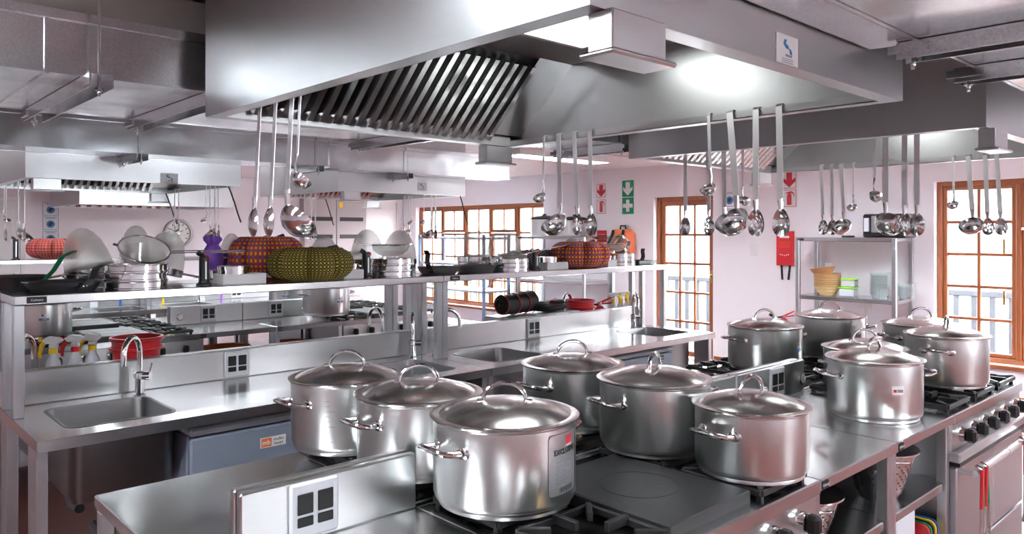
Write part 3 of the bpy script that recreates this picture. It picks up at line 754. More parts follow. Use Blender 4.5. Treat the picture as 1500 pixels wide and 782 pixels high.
# ------------------------------------------------------------------ stock pots
PC = {}
def pot(label, x, y, z, R=.185, h=.22, ha=180, la=None, group=None):
    t = thing('stock_pot', label, 'pot', (x, y, z))
    key = (round(R, 3), round(h, 3))
    if key not in PC:
        b = MB().lathe([(R*.90, 0), (R*.93, .002), (R*.93, .010), (R-.012, .012), (R-.004, .018), (R, .03), (R, h-.004), (R+.004, h), (R+.004, h+.004), (R-.001, h+.004), (R-.003, h-.004), (R-.003, .02), (0, .016)], 56).mesh('body', M['pot'])
        l = MB().lathe([(R-.006, h-.004), (R+.009, h+.004), (R+.010, h+.008), (R-.008, h+.011), (R-.014, h+.009), (R*.80, h+.021), (R*.55, h+.034), (R*.28, h+.042), (R*.1, h+.044), (0, h+.044)], 56).mesh('lid', M['lid'])
        s = .058; a = MB()
        a.tube([(-s-.016, 0, h+.039), (-s, 0, h+.042)] + [(-s*math.cos(q), 0, h+.042+.046*math.sin(q)) for q in [PI*i/12 for i in range(1, 12)]] + [(s, 0, h+.042), (s+.016, 0, h+.039)], [.008, .0065]+[.0062]*11+[.0065, .008], 10)
        lh = a.mesh('lid_handle', M['chrome'])
        k = MB(); hw = .056; zh = h-.058
        k.tube([(R-.002, -hw, zh), (R+.024, -hw, zh+.002), (R+.048, -hw+.006, zh+.008), (R+.056, -hw+.02, zh+.011), (R+.058, 0, zh+.012), (R+.056, hw-.02, zh+.011), (R+.048, hw-.006, zh+.008), (R+.024, hw, zh+.002), (R-.002, hw, zh)], .0078, 10)
        for sy in (-1, 1):
            n = len(k.v); k.ell((0, 0, 0), (.004, .021, .015), 12, 6); k.xf(T(R*math.cos(hw/R)+.0, sy*hw, zh) @ RZ(sy*hw/R), n)
        hh = k.mesh('handle', M['chrome']); PC[key] = (b, l, lh, hh)
    b, l, lh, hh = PC[key]
    def put(n, me, par, rz=0):
        o = bpy.data.objects.new(n, me); COL.objects.link(o); o.parent = par; o.rotation_euler = (0, 0, math.radians(rz)); return o
    put('body', b, t); L = put('lid', l, t, la if la is not None else ha+90); put('lid_handle', lh, L)
    put('handle', hh, t, ha); put('handle', hh, t, ha+180)
    if group: t['group'] = group
    t['dims'] = (R, h); return t
def potsticker(t, ang, z, w, h, kind):
    R = t['dims'][0]+.0008; a = math.radians(ang); hw = w/2/R
    if kind == 'exclusive':
        f = MB().cylp(R, a-hw, a+hw, z, z+h, 10).build('label_film', M['film'], t)
        o = MB(); e = R+.0004
        pts = [(-1, .06), (-1, .94), (-.9, 1), (.9, 1), (1, .94), (1, .06), (.9, 0), (-.9, 0)]
        pp = []
        for i in range(8):
            p, q = pts[i], pts[(i+1) % 8]
            for k in range(6): u = k/6; pp.append((p[0]+(q[0]-p[0])*u, p[1]+(q[1]-p[1])*u))
        o.tube([(e*math.cos(a+x*hw), e*math.sin(a+x*hw), z+y*h) for x, y in pp], .0007, 4, True); o.build('label_outline', M['ink'], f)
        MB().cylp(R+.0008, a+.02, a+.02+.026/R, z+h*.80, z+h*.95, 3).build('red_patch', M['sred'], f)
        MB().cylp(R+.0008, a+.02, a+.02+.026/R, z+h*.772, z+h*.80, 3).build('patch_foot', M['white'], f)
        text('label_text', 'EXCLUSIVE', .019, M['ink'], f, T(0, 0, z+h*.70), .0004, bend=(R+.0006, a+.01))
        ls = MB()
        for i in range(11):
            zz = z+h*(.60-.041*i); ls.cylp(R+.0008, a-hw*.62, a+hw*(.05+.1*(i*7 % 5)), zz, zz+h*.016, 5)
        ls.build('print_line', M['grey_ink'], f); bc = MB()
        for i in range(12): bc.cylp(R+.0008, a-.12+i*.026, a-.12+i*.026+.009+.006*(i % 2), z+h*.04, z+h*.12, 1)
        bc.build('barcode', M['ink'], f)
    else:
        f = MB().cylp(R, a-hw, a+hw, z, z+h, 5).build('sticker', M['film' if kind == 'film' else 'white'], t)
        if kind == 'blue':
            MB().cylp(R+.0006, a-hw*1.2, a+hw*1.2, z-h*.5, z-.002, 5).build('blue_band', M['sblue'], f)
            MB().cylp(R+.0006, a-hw*.6, a-hw*.1, z+h*.45, z+h*.85, 3).build('red_patch', M['sred'], f)
            MB().cylp(R+.001, a-hw*.3, a+hw*.6, z-h*.35, z-h*.15, 3).build('print_line', M['white'], f)
        else:
            MB().cylp(R+.0006, a-hw*.8, a-hw*.3, z+h*.25, z+h*.6, 3).build('red_patch', M['sred'], f)
            b = MB()
            for i in range(8): b.cylp(R+.0006, a-hw*.15+i*hw*.12, a-hw*.15+i*hw*.12+hw*.07, z+h*.25, z+h*.6, 1)
            b.build('barcode', M['ink'], f)
GZ = .94
def cam_ang(x, y): return math.degrees(math.atan2(-y, -x))
def dev(x, y, d): return cam_ang(x, y)+d
P1 = pot('large steel stock pot nearest the camera, label reading EXCLUSIVE on its side', 1.376, 1.516, GZ-.004, .192, .221, 178, 140)
potsticker(P1, 281, .05, .125, .155, 'exclusive')
P2 = pot('steel stock pot partly hidden behind the nearest pot', 1.359, 1.886, GZ, .185, .219, 178, 150)
P3 = pot('steel stock pot furthest left, with faint scale marks up its side', 1.332, 2.262, GZ, .183, .221, 180, 140)
mk = MB()
for i in range(9): mk.cylp(.1836, math.radians(cam_ang(1.33, 2.26)-22), math.radians(cam_ang(1.33, 2.26)-22+(5 if i % 3 else 10)), .05+i*.016, .0515+i*.016, 3)
mk.build('scale_mark', M['grey_ink'], P3)
PD = pot('steel stock pot at back of hotplate, below the sink bench edge', 2.09, 1.925, GZ, .185, .218, 178, 150)
PE = pot('steel stock pot in the middle of foreground, lid handle seen end-on', 2.07, 1.535, GZ, .182, .22, 165, 199)
PF = pot('smaller steel pot at front right corner of hotplate range', 2.082, 1.187, GZ-.005, .165, .194, 174, 175)
MB().lathe([(.006, .0), (0, .001)], 8, .06, -.05, .231).build('red_dot', M['sred'], PF)
PG = pot('steel stock pot with a blue and red sticker behind splashback', 3.70, 2.03, GZ, .187, .216, 159, 150)
potsticker(PG, dev(3.7, 2.03, 62), .12, .035, .03, 'blue')
PH = pot('steel stock pot with grey label below the wall rack', 4.36, 1.98, GZ, .185, .223, 129, 140)
potsticker(PH, dev(4.36, 1.98, 48), .07, .09, .12, 'film')
PI_ = pot('steel stock pot standing on the narrow table, white barcode sticker', 3.219, 1.277, .9, .180, .23, 140, 180)
potsticker(PI_, dev(3.22, 1.28, 28), .12, .048, .034, 'bar')
PJ = pot('steel stock pot on right range with handle turned to camera', 3.95, 1.235, GZ, .175, .225, 184, 190)
PK = pot('low steel pot half hidden behind the barcode-stickered pot', 3.585, 1.465, .925, .178, .19, 160, 140)
PL = pot('steel stock pot behind the right range pot, by the window', 4.31, 1.47, GZ, .185, .225, 149, 140)
# pots of the middle row
x, d = 0, 0
PM = pot('steel pot with blue sticker seen under left overshelf', 1.16, 6.02, GZ, .185, .225, 180, 150); potsticker(PM, dev(1.16, 6.02, 5), .14, .05, .03, 'blue')
PN = pot('big steel pot with blue sticker on far range, under the olive cushion', 3.30, 5.95, GZ, .2, .235, 180, 150); potsticker(PN, dev(3.3, 5.95, 35), .13, .05, .03, 'blue')
PO = pot('steel pot half hidden behind the far big pot', 3.35, 6.75, GZ, .185, .225, 180, 150); potsticker(PO, dev(3.35, 6.75, -10), .13, .05, .03, 'blue')
# ------------------------------------------------------------------ serving tools hooked over the hood rims
def strap(L, w=.011, hook=1):
    """flat handle hanging down from a hook at the origin, broad faces to +-x"""
    m = MB(); P_ = [(.024, -.018), (.026, 0), (.018, .012), (.006, .013), (0, .004), (0, -L)]
    for (x0, z0), (x1, z1) in zip(P_, P_[1:]):
        dx, dz = x1-x0, z1-z0; l = math.hypot(dx, dz); nx, nz = -dz/l*.0013, dx/l*.0013
        for s in (1,):
            m.v += [(x0+nx, -w, z0+nz), (x0+nx, w, z0+nz), (x0-nx, w, z0-nz), (x0-nx, -w, z0-nz), (x1+nx, -w, z1+nz), (x1+nx, w, z1+nz), (x1-nx, w, z1-nz), (x1-nx, -w, z1-nz)]
            n = len(m.v)-8; m.f += [tuple(n+i for i in q) for q in ((0,1,2,3), (7,6,5,4), (0,4,5,1), (1,5,6,2), (2,6,7,3), (3,7,4,0))]
    return m
def spoonbowl(a, b, d, holes=False):
    """hollow oval bowl hanging below the origin, hollow to -x"""
    m = MB(); nr, na = 6, 24
    for sh in (0, .0016):
        N = len(m.v)
        for i in range(nr+1):
            r = i/nr
            for k in range(na):
                t = 2*PI*k/na; yy = a*r*math.sin(t)*(1-.18*math.cos(t)*r); zz = -b+b*r*math.cos(t)
                m.v.append((d*(1-r*r)+sh, yy, zz))
        for i in range(nr):
            if holes and i in (1, 3):
                for k in range(na):
                    if (k//2) % 2 == 0: continue
                    j = (k+1) % na; m.f.append((N+i*na+k, N+i*na+j, N+(i+1)*na+j, N+(i+1)*na+k))
                continue
            for k in range(na): j = (k+1) % na; m.f.append((N+i*na+k, N+i*na+j, N+(i+1)*na+j, N+(i+1)*na+k))
    n1 = (nr+1)*na
    for k in range(na): j = (k+1) % na; a0 = nr*na; m.f.append((a0+k, a0+j, n1+a0+j, n1+a0+k))
    return m
def ladlebowl(R, d):
    m = MB(); pr = [(1e-4, -d), (R*.5, -d*.93), (R*.8, -d*.66), (R*.96, -d*.3), (R, 0), (R-.0015, 0), (R*.94, -d*.3), (R*.78, -d*.63), (R*.48, -d*.89), (1e-4, -d*.955)]
    return m.lathe(pr, 28)
UT = {}
def tool(kind, label, x, y, z, rz=0, tilt=0, sway=0, group=None):
    """rz 0: hook reaches to +x over the rim, bowl of a ladle opens upward towards -x"""
    if kind not in UT:
        t = thing({'spoon': 'serving_spoon', 'slot': 'slotted_spoon', 'ladle': 'ladle', 'small': 'small_ladle'}[kind], label, 'spoon' if kind in ('spoon', 'slot') else 'ladle', (x, y, z), rz)
        if kind in ('spoon', 'slot'):
            strap(.315).build('handle', M['toolgrip'], t); MB().tube([(0, 0, -.305), (.002, 0, -.345)], [.010, .006], 8).build('neck', M['utensil'], t)
            spoonbowl(.031, .048, .016, kind == 'slot').xf(T(0, 0, -.335)).build('bowl', M['utensil'], t)
        elif kind == 'ladle':
            strap(.30, .0125).build('handle', M['toolgrip'], t); MB().tube([(0, 0, -.29), (-.003, 0, -.335)], [.011, .008], 8).build('neck', M['utensil'], t)
            ladlebowl(.06, .052).xf(T(-.046, 0, -.373) @ RYm(math.radians(-42))).build('bowl', M['utensil'], t)
        else:
            strap(.19, .006).build('handle', M['toolgrip'], t); MB().tube([(0, 0, -.185), (.006, 0, -.215), (0, 0, -.24)], .0045, 8).build('neck', M['utensil'], t)
            ladlebowl(.03, .028).xf(T(-.022, 0, -.258) @ RYm(math.radians(-38))).build('bowl', M['utensil'], t)
        UT[kind] = t
    else:
        t = dup(UT[kind], (x, y, z), rz, label)
    t.rotation_euler = (math.radians(tilt), math.radians(sway), rz)
    return t
def rim_y(us, X): return [onx(u, X) for u in us]
KIND = {'spoon': 'flat-handled steel serving spoon', 'slot': 'perforated steel serving spoon', 'ladle': 'large round steel ladle', 'small': 'small steel sauce ladle'}
def row(X, items, z, rz, where, sw=0):
    for (k, u, tl) in items: tool(k, '%s %s' % (KIND[k], where), X, onx(u, X), z, rz, tl, sw)
def lab(k, rest): return KIND[k]+' '+rest
zr = 2.068; XA, XA0 = 2.367, 1.059
row(XA+.005, [('small', 797, 2), ('ladle', 818, -2)], zr, 0, 'on right rim of big hood, left-hand set')
row(XA+.005, [('slot', 841, -3), ('spoon', 864, -1)], zr, 0, 'on right rim of big hood, left-hand set')
row(XA+.005, [('small', 1038, -2), ('ladle', 1069, -5), ('slot', 1107, 0), ('spoon', 1141, -1)], zr, PI*0, 'on right rim of big hood, nearer set by the right end')
row(XA0, [('spoon', 381, 0), ('slot', 404, 0), ('ladle', 428, 0), ('small', 440, 0)], zr, PI, 'on left rim of big hood, before the filters', -3)
XD0, XD = 3.309, 4.682
row(XD0, [('spoon', 1004, 0), ('slot', 1037, 1), ('ladle', 1060, 1), ('small', 1088, 0)], zr, PI, 'on left rim of right hood, by the glazed door')
row(XD0, [('small', 1281, 0), ('ladle', 1297, 0), ('slot', 1325, 0), ('spoon', 1343, 0)], zr, PI, 'on left rim of right hood, above the wall rack')
row(XD, [('slot', 1203, -2), ('spoon', 1218, -1), ('ladle', 1232, -3), ('small', 1250, 0)], zr, 0, 'on right rim of right hood, left of the wall rack top')
row(XD, [('small', 1396, -1), ('ladle', 1418, -4), ('slot', 1443, -2), ('spoon', 1460, -3)], zr, 0, 'on right rim of right hood, before the right window')
zr2 = 2.018; XB0, XB, XC0, XC = 1.049, 2.322, 3.279, 4.522
row(XB0, [('small', 6, 0), ('spoon', 9, 0), ('ladle', 27, 0), ('slot', 36, 0)], zr2, PI, 'on left rim of far left hood')
row(XB, [('spoon', 256, 0), ('ladle', 262, 0)], zr2, 0, 'on right rim of far left hood, before the clock')
row(XB, [('small', 302, 0), ('slot', 308, 0), ('ladle', 315, 0), ('spoon', 320, 0)], zr2, 0, 'on right rim of far left hood, right of the clock')
row(XC0, [('ladle', 446, 0), ('slot', 456, 0), ('spoon', 462, 0)], zr2, PI, 'on left rim of far centre hood')
row(XC, [('spoon', 592, 0), ('ladle', 599, 0), ('small', 603, 0)], zr2, 0, 'on right rim of far centre hood, left of the window')
row(XC, [('small', 621, 0), ('ladle', 632, 0), ('spoon', 638, 0)], zr2, 0, 'on right rim of far centre hood, before the window')

# ------------------------------------------------------------------ things on the overshelves
ZS = 1.397
def pumpkin(label, x, y, z, R, H, cl, rz=0, lobes=10, strapm=None):
    t = thing('cooking_cushion', label, 'cushion', (x, y, z), rz)
    pr = []
    for i in range(19):
        a = -PI/2 + PI*i/18; c, s_ = math.cos(a), math.sin(a)
        r = R*(abs(c)**.62); h = H/2 + H/2*(1 if s_ > 0 else -1)*abs(s_)**.8
        if i >= 15: h -= (i-15)*H*.028
        pr.append((max(r, .002), h))
    MB().lathe(pr, 120, 0, 0, 0, lobes, .2).build('cover', M[cl], t, 80)
    MB().ell((0, 0, H*.93), (.016, .016, .01), 10, 5).build('button', M[cl], t)
    s = MB()
    pts = [(R*.5, .0, H*.93), (R*.75, .0, H*.985), (R*.98, 0, H*.78)]
    s.tube(pts, .008, 6).build('tie_loop', M['rubber' if not strapm else strapm], t); return t
def ring_tin(label, x, y, z, R, h, group=None):
    t = thing('steel_sieve', label, 'sieve', (x, y, z))
    MB().ring([(R-.003, 0), (R, .0), (R, h*.16), (R-.004, h*.22), (R-.004, h*.82), (R+.002, h*.9), (R+.002, h-.002), (R-.004, h-.002), (R-.006, h*.5)], 44).build('hoop', M['tin'], t)
    MB().lathe([(R-.004, h*.3), (0, h*.3)], 32).build('wire_mesh', M['mesh'], t); return t
def tin_stack(x, y, R, h, n, where, z=ZS):
    for i in range(n):
        ring_tin('round steel drum sieve %s, %s of its stack' % (where, ['lowest', 'middle', 'topmost', 'upmost'][i if n > 2 else i*2]), x+rnd.uniform(-.003, .003), y, z+i*h, R, h-.001)
    return z+n*h
def cone(label, x, y, z, R, h, rot=(0, 0, 0), handle=None):
    t = thing('conical_strainer', label, 'strainer', (x, y, z))
    MB().ring([(R, 0), (R+.003, 0), (R+.003, .032), (R, .032)], 40).build('steel_band', M['tin'], t)
    pr = [(R, .031), (R*.97, .06), (R*.90, h*.45), (R*.76, h*.68), (R*.56, h*.85), (R*.32, h*.96), (R*.12, h*.995), (.001, h)]
    MB().lathe(pr, 40, cap=False).build('wire_cone', M['mesh'], t)
    if handle:
        a = math.radians(handle); c, s_ = math.cos(a), math.sin(a)
        MB().tube([(c*R, s_*R, .02), (c*(R+.06), s_*(R+.06), .022), (c*(R+.2), s_*(R+.2), .03)], .006, 8).build('handle', M['utensil'], t)
        MB().box(-.004, -.02, .0, .022, .02, .006).xf(T(c*-(R+.0), s_*-(R+.0), 0) @ RZ(a+PI)).build('rest_hook', M['utensil'], t)
    t.rotation_euler = tuple(math.radians(q) for q in rot); return t
def strainer(label, x, y, z, R, ang, rise, L=.25, mesh='mesh', loop=True, pitch=0):
    """round bowl strainer lying on its back with a long double-wire handle"""
    t = thing('bowl_strainer', label, 'strainer', (x, y, z)); a = math.radians(ang)
    MB().tube([(R*math.cos(q), R*math.sin(q), .0) for q in [2*PI*i/32 for i in range(32)]], .004, 8, True).build('rim', M['utensil'], t)
    MB().lathe([(R, 0), (R*.9, -R*.3), (R*.6, -R*.52), (R*.25, -R*.6), (.001, -R*.61)], 32, cap=False).build('wire_bowl', M[mesh], t)
    c, s_ = math.cos(a), math.sin(a); h = MB()
    for o in (-.008, .008):
        h.tube([(c*R-s_*o, s_*R+c*o, 0), (c*(R+.08)-s_*o, s_*(R+.08)+c*o, rise*.3), (c*(R+L)-s_*o, s_*(R+L)+c*o, rise)], .003, 6)
    if loop: h.tube([(c*(R+L)-s_*.008*q, s_*(R+L)+c*.008*q, rise+.004*(1-q*q)) for q in (-1, 0, 1)], .003, 6)
    h.build('handle', M['utensil'], t)
    MB().tube([(-c*R, -s_*R, 0), (-c*(R+.02), -s_*(R+.02), .004)], .006, 6).build('rest_hook', M['utensil'], t)
    t.rotation_euler = (math.radians(pitch), 0, 0); return t
def frypan(label, x, y, z, R, h, ang, mat='pan', hm='pan', hl=.2, hh=.12, sq=False):
    t = thing('frying_pan', label, 'frying pan', (x, y, z))
    if sq:
        m = MB(); b0, b1 = R*.82, R
        for (q, zz) in ((b0, 0), (b1, h), (b1-.006, h), (b0-.004, .004)): m.v += [(-q, -q, zz), (q, -q, zz), (q, q, zz), (-q, q, zz)]
        m.f += [(3,2,1,0)] + [(i*4+k, i*4+(k+1) % 4, i*4+4+(k+1) % 4, i*4+4+k) for i in range(3) for k in range(4)] + [(12,13,14,15)]
        m.build('pan_body', M[mat], t)
    else: MB().lathe([(R*.74, 0), (R*.78, .003), (R*.97, h*.92), (R, h), (R-.003, h+.001), (R*.955, h*.9), (R*.76, .008), (0, .005)], 48).build('pan_body', M[mat], t)
    a = math.radians(ang); c, s_ = math.cos(a), math.sin(a); hd = MB(); P_ = [(R*.9, h*.3), (R+.012, h*.8), (R+.05, h*.55+hh*.45), (R+.5*hl, h+hh*.8), (R+hl*.8, h+hh)]
    for (r0, z0), (r1, z1) in zip(P_, P_[1:]):
        n = len(hd.v); w = .016
        for (r, zz) in ((r0, z0), (r1, z1)):
            for (o, k) in ((-w, 0), (w, 0), (w, .005), (-w, .005)): hd.v.append((c*r-s_*o, s_*r+c*o, zz+k))
        hd.f += [tuple(n+i for i in q) for q in ((0,1,2,3), (7,6,5,4), (0,4,5,1), (1,5,6,2), (2,6,7,3), (3,7,4,0))]
    hd.build('handle', M[hm], t)
    rv = MB()
    for o in (-.007, .007): rv.ell((c*(R+.004)-s_*o, s_*(R+.004)+c*o, h*.62), (.004, .004, .004), 8, 5)
    rv.build('rivets', M['utensil'], t)['kind'] = 'stuff'; return t
def wbox(label, x, y, z, w, d, h, rz=0, tins=0, flap=False):
    t = thing('white_box', label, 'box', (x, y, z), rz)
    bx(-w/2, -d/2, 0, w/2, d/2, h, .002).build('carton', M['card'], t)
    if flap: MB().quad((w/2, -d/2, h), (w/2+.03, -d/2, h*.5), (w/2+.035, d/2, h*.45), (w/2, d/2, h)).build('flap', M['card'], t)
    return t
def tin(label, x, y, z, R, h):
    return tag(MB().lathe([(R, 0), (R, h*.62), (R+.003, h*.66), (R+.003, h*.78), (R, h*.8), (R, h), (R-.003, h), (R-.003, .003), (0, .003)], 36).xf(T(0, 0, 0)).build('round_tin', M['tin']), label, 'tin') if 0 else _tin(label, x, y, z, R, h)
def _tin(label, x, y, z, R, h):
    t = thing('round_tin', label, 'tin', (x, y, z))
    MB().lathe([(R, 0), (R, h*.6), (0, h*.6)], 36).build('body', M['tin'], t)
    MB().lathe([(R+.003, h*.55), (R+.003, h), (R-.004, h+.001), (R-.01, h-.004), (0, h-.004)], 36).build('lid', M['tin'], t); return t
def grinder(label, x, y, z, h=.135, red=True, ang=200):
    """black barrel vegetable knife block with folded crank"""
    t = thing('black_peeler', label, 'kitchen tool', (x, y, z)); a = math.radians(ang); c, s_ = math.cos(a), math.sin(a)
    MB().lathe([(.036, 0), (.036, .008), (.026, .014), (.023, .03), (.023, h), (.018, h+.004), (0, h+.004)], 24).build('barrel', M['black'], t)
    b = MB().tube([(0, 0, h-.01), (c*.015, s_*.015, h+.012), (c*.034, s_*.034, h+.022)], .013, 10); b.build('head', M['black'], t)
    if red: MB().ell((-c*.012, -s_*.012, h-.002), (.018, .018, .014), 12, 6).build('red_cap', M['red'], t)
    bx(-.004, -.0245, .03, .004, -.022, h-.02).build('white_stripe', M['white'], t); return t
YS = 3.70
def sx(u, Y=YS): return ony(u, Y)
frypan('black steel frying pan at left end of overshelf, in front', .80, 3.72, ZS, .155, .045, -72, hh=.075, hl=.16)
frypan('black frying pan with green handle, behind the front pan at left end', .66, 4.0, ZS, .15, .06, -50, hm='green', hh=.11, hl=.19)
zt = tin_stack(1.09, 3.715, .135, .038, 3, 'at left of the near overshelf')
strainer('round wire strainer with long hooked handle on left sieve stack', 1.13, 3.72, zt+.065, .11, -16, .06, .32, pitch=34)
cone('large mesh conical strainer leaning left, behind left sieve stack', .98, 4.02, ZS+.06, .105, .22, (0, -14, 0), 160)
cone('large mesh conical strainer leaning right, behind left sieve stack', 1.30, 4.04, ZS+.05, .105, .22, (0, 16, 0), -20)
tin_stack(.98, 4.03, .12, .03, 2, 'hidden behind left stack')
cone('small grey mesh strainer further back below the wall, left of clock', 1.42, 4.5-.35, ZS+.13, .07, .15, (10, 0, 0), 200) if 0 else None
grinder('black barrel tool with red cap between left sieve stack and white box', 1.395, 3.70, ZS)
wbox('long white carton with torn flap at left of olive cushion', 1.58, 3.72, ZS, .22, .13, .05, 0, flap=True)
tin('flat round steel tin on the carton left of olive cushion', 1.55, 3.72, ZS+.05, .075, .038)
tin('flat round steel tin at back, left of olive cushion', 1.62, 3.97, ZS, .085, .055)
pumpkin('olive green dotted cushion, pumpkin-shaped, in front on near overshelf', 1.925, 3.63, ZS, .225, .185, 'cloth_olive', .2, 8)
pumpkin('red and blue dotted pumpkin cushion behind the olive one', 1.88, 4.075, ZS, .212, .245, 'cloth_red', .5, 8)
wbox('white carton at right end of olive cushion', 2.195, 3.72, ZS, .13, .13, .05)
tin('flat round steel tin on carton right of olive cushion', 2.19, 3.72, ZS+.05, .06, .03)
grinder('black barrel tool with red cap left of centre sieve stack', 2.29, 3.68, ZS, .135, True, 160)
grinder('black barrel tool behind carton, left of centre sieve stack', 2.25, 3.92, ZS, .135, True, 20)
zt = tin_stack(2.49, 3.72, .125, .036, 3, 'at centre of near overshelf')
strainer('cloth-lined bowl strainer lying on the centre sieve stack', 2.48, 3.72, zt+.075, .11, 165, .02, .1)
cone('tall mesh conical strainer behind centre stack, left one', 2.52, 4.30-.26, ZS+.06, .105, .215)
cone('tall mesh conical strainer behind centre stack, right one', 2.76, 4.04, ZS+.055, .11, .215)
cone('mesh conical strainer peeping out right of olive cushion', 2.28, 4.14, ZS+.055, .09, .18)
for i, (a, b) in enumerate(((2.52, 4.04), (2.76, 4.04), (2.28, 4.14))): tin_stack(a, b, .11 if i < 2 else .095, .027, 2, 'under %s mesh cone' % ['left', 'right', 'small'][i])
frypan('grey steel frying pan at end of left overshelf, black upright handle', 2.835, 3.73, ZS, .135, .045, 212, 'pan_pale', 'black', .085, .10)
frypan('grey steel frying pan at start of right overshelf, long thin handle', 3.13, 3.73, ZS, .14, .045, -8, 'pan_pale', 'green', .26, .07)
zt = tin_stack(3.42, 3.72, .135, .029, 3, 'at left of right overshelf')
strainer('flat wire strainer with handle over right overshelf stack', 3.45, 3.72, zt+.022, .1, -8, .06, .38)
cone('tall mesh conical strainer at left of right overshelf', 3.40, 4.06, ZS+.055, .12, .22)
cone('tall mesh conical strainer second on right overshelf', 3.68, 4.06, ZS+.055, .13, .225)
tin_stack(3.40, 4.06, .125, .027, 2, 'under first mesh cone of right overshelf'); tin_stack(3.68, 4.06, .135, .027, 2, 'under second mesh cone of right overshelf')
grinder('black barrel tool with red cap beside white box, right overshelf', 3.64, 3.70, ZS, .115, True, 160)
wbox('white carton left of the bright red dotted cushion', 3.80, 3.70, ZS, .21, .13, .05)
tin('flat round steel tin on carton left of bright red cushion', 3.77, 3.71, ZS+.05, .08, .036)
pumpkin('black and white print cushion behind tins, first', 3.93, 4.08, ZS, .16, .13, 'cloth_bw')
pumpkin('black and white print cushion behind tins, second', 4.17, 4.02, ZS, .13, .13, 'cloth_bw', .4)
pumpkin('bright red and blue dotted pumpkin cushion on right overshelf', 4.09, 3.69, ZS, .22, .2, 'cloth_red', .1, 8)
wbox('white carton right of the bright red dotted cushion', 4.37, 3.68, ZS, .10, .12, .05)
tin('small round tin on carton right of bright red cushion', 4.36, 3.69, ZS+.05, .05, .03)
grinder('black barrel tool with red cap right of bright red cushion', 4.44, 3.85, ZS, .135, True, 200)
zt = tin_stack(4.56, 3.71, .125, .034, 3, 'at right of right overshelf')
cone('mesh strainer cone lying on right stack, in front of orange bag', 4.64, 3.78, zt+.07, .07, .14, (0, 115, 20), 90)
cone('mesh strainer standing behind right stack, left of orange bag', 4.40, 4.05, ZS+.02, .09, .2)
strainer('wire strainer with black grip lying on right stack', 4.50, 3.70, zt+.065, .085, 20, .05, .15)
frypan('square black griddle pan at right end of overshelf', 4.83, 3.75, ZS, .11, .035, 20, 'pan', 'pan', .06, .085, True)
# far row overshelf
YF = 8.33
pumpkin('dark red print cushion on the far left overshelf', 1.72, YF, ZS, .24, .21, 'cloth_dark')
wbox('white carton at left end of far overshelf', 1.05, YF, ZS, .22, .2, .09)
tin('round tin on carton at left end of far overshelf', 1.03, YF, ZS+.09, .12, .05)
grinder('black barrel tool left of the dark red cushion', 1.40, YF, ZS, .19, False)
t = thing('purple_bag', 'purple frilled cloth bag on the back overshelf, below the clock', 'bag', (1.60, 4.12, ZS))
MB().lathe([(.045, 0), (.058, .05), (.05, .1), (.035, .125), (.03, .135)], 24, 0, 0, .055, 6, .1).build('bag_body', M['purple'], t, 80)
MB().lathe([(.03, .19), (.05, .215), (.04, .235), (.02, .225), (.001, .215)], 24, 0, 0, 0, 8, .3).build('frill', M['purple'], t, 80)
MB().lathe([(.07, 0), (.07, .05), (0, .052)], 24).build('tin_base', M['tin'], t)
cone('small dark mesh strainer behind purple bag', 1.72, 4.16, ZS+.12, .06, .13)
tin_stack(1.72, 4.16, .075, .058, 2, 'under the small dark strainer')
cone('small grey mesh strainer between the two leaning cones', 1.21, 4.12, ZS+.17, .065, .12)
tin_stack(1.21, 4.12, .075, .056, 3, 'between the leaning cones')

# ------------------------------------------------------------------ bottles, bowls and gear on the back benches
def spray(label, x, y, z, col, rz):
    t = thing('spray_bottle', label, 'spray bottle', (x, y, z), rz)
    MB().lathe([(.036, 0), (.038, .01), (.038, .11), (.03, .15), (.018, .175), (.016, .19)], 24).build('bottle', M['bottle'], t)
    MB().lathe([(.019, .188), (.019, .21), (.015, .213)], 20).build('collar', M[col], t)
    h = MB().box(-.016, -.012, .212, .02, .012, .232, .004); h.prism([(-.045, .25), (-.02, .268), (.03, .262), (.042, .25), (.02, .231), (-.03, .235)], -.013, .013); h.build('head', M['white'], t)
    g = MB().tube([(-.03, 0, .248), (-.052, 0, .225), (-.062, 0, .185), (-.058, 0, .165)], [.011, .011, .009, .006], 8); g.ell((-.058, 0, .253), (.012, .012, .012), 10, 6); g.build('trigger', M[col], t); return t
sy = 4.04
S = spray('clear spray bottle with yellow trigger, leftmost behind left sink', ony(78, sy), sy, .9, 'yellow', math.radians(-40))
spray('clear spray bottle with red trigger behind left sink', ony(110, sy), sy, .9, 'red', math.radians(-40))
dup(S, (ony(135, sy), sy, .9), math.radians(-40), 'clear spray bottle with yellow trigger, right of the red one')
for (u, c) in ((4.775, 'yellow'), (4.87, 'yellow'), (4.955, 'red')):
    if c == 'yellow': dup(S, (u, 3.95, .9), math.radians(140), 'yellow-trigger spray bottle on far side of right bench, %s' % ('left one' if u < 4.8 else 'right one'))
    else: spray('red-trigger spray bottle on far side of right bench', u, 3.95, .9, 'red', math.radians(140))
def basin_red(label, x, y, z, R, h):
    t = thing('red_basin', label, 'bowl', (x, y, z))
    MB().lathe([(R*.8, 0), (R*.83, .004), (R*.95, h*.9), (R*1.04, h*.93), (R*1.04, h), (R*.94, h), (R*.80, .01), (0, .008)], 36).build('basin', M['red'], t)
    MB().ring([(R*1.03, h*.72), (R*1.06, h*.74), (R*1.06, h*.78), (R*.97, h*.78)], 36).build('rib', M['red'], t); return t
basin_red('red plastic basin behind left sink faucet', ony(200, 4.12), 4.12, .9, .12, .225)
basin_red('red plastic basin on the right bench, by black oven gloves', 4.48, 4.05, .9, .12, .22)
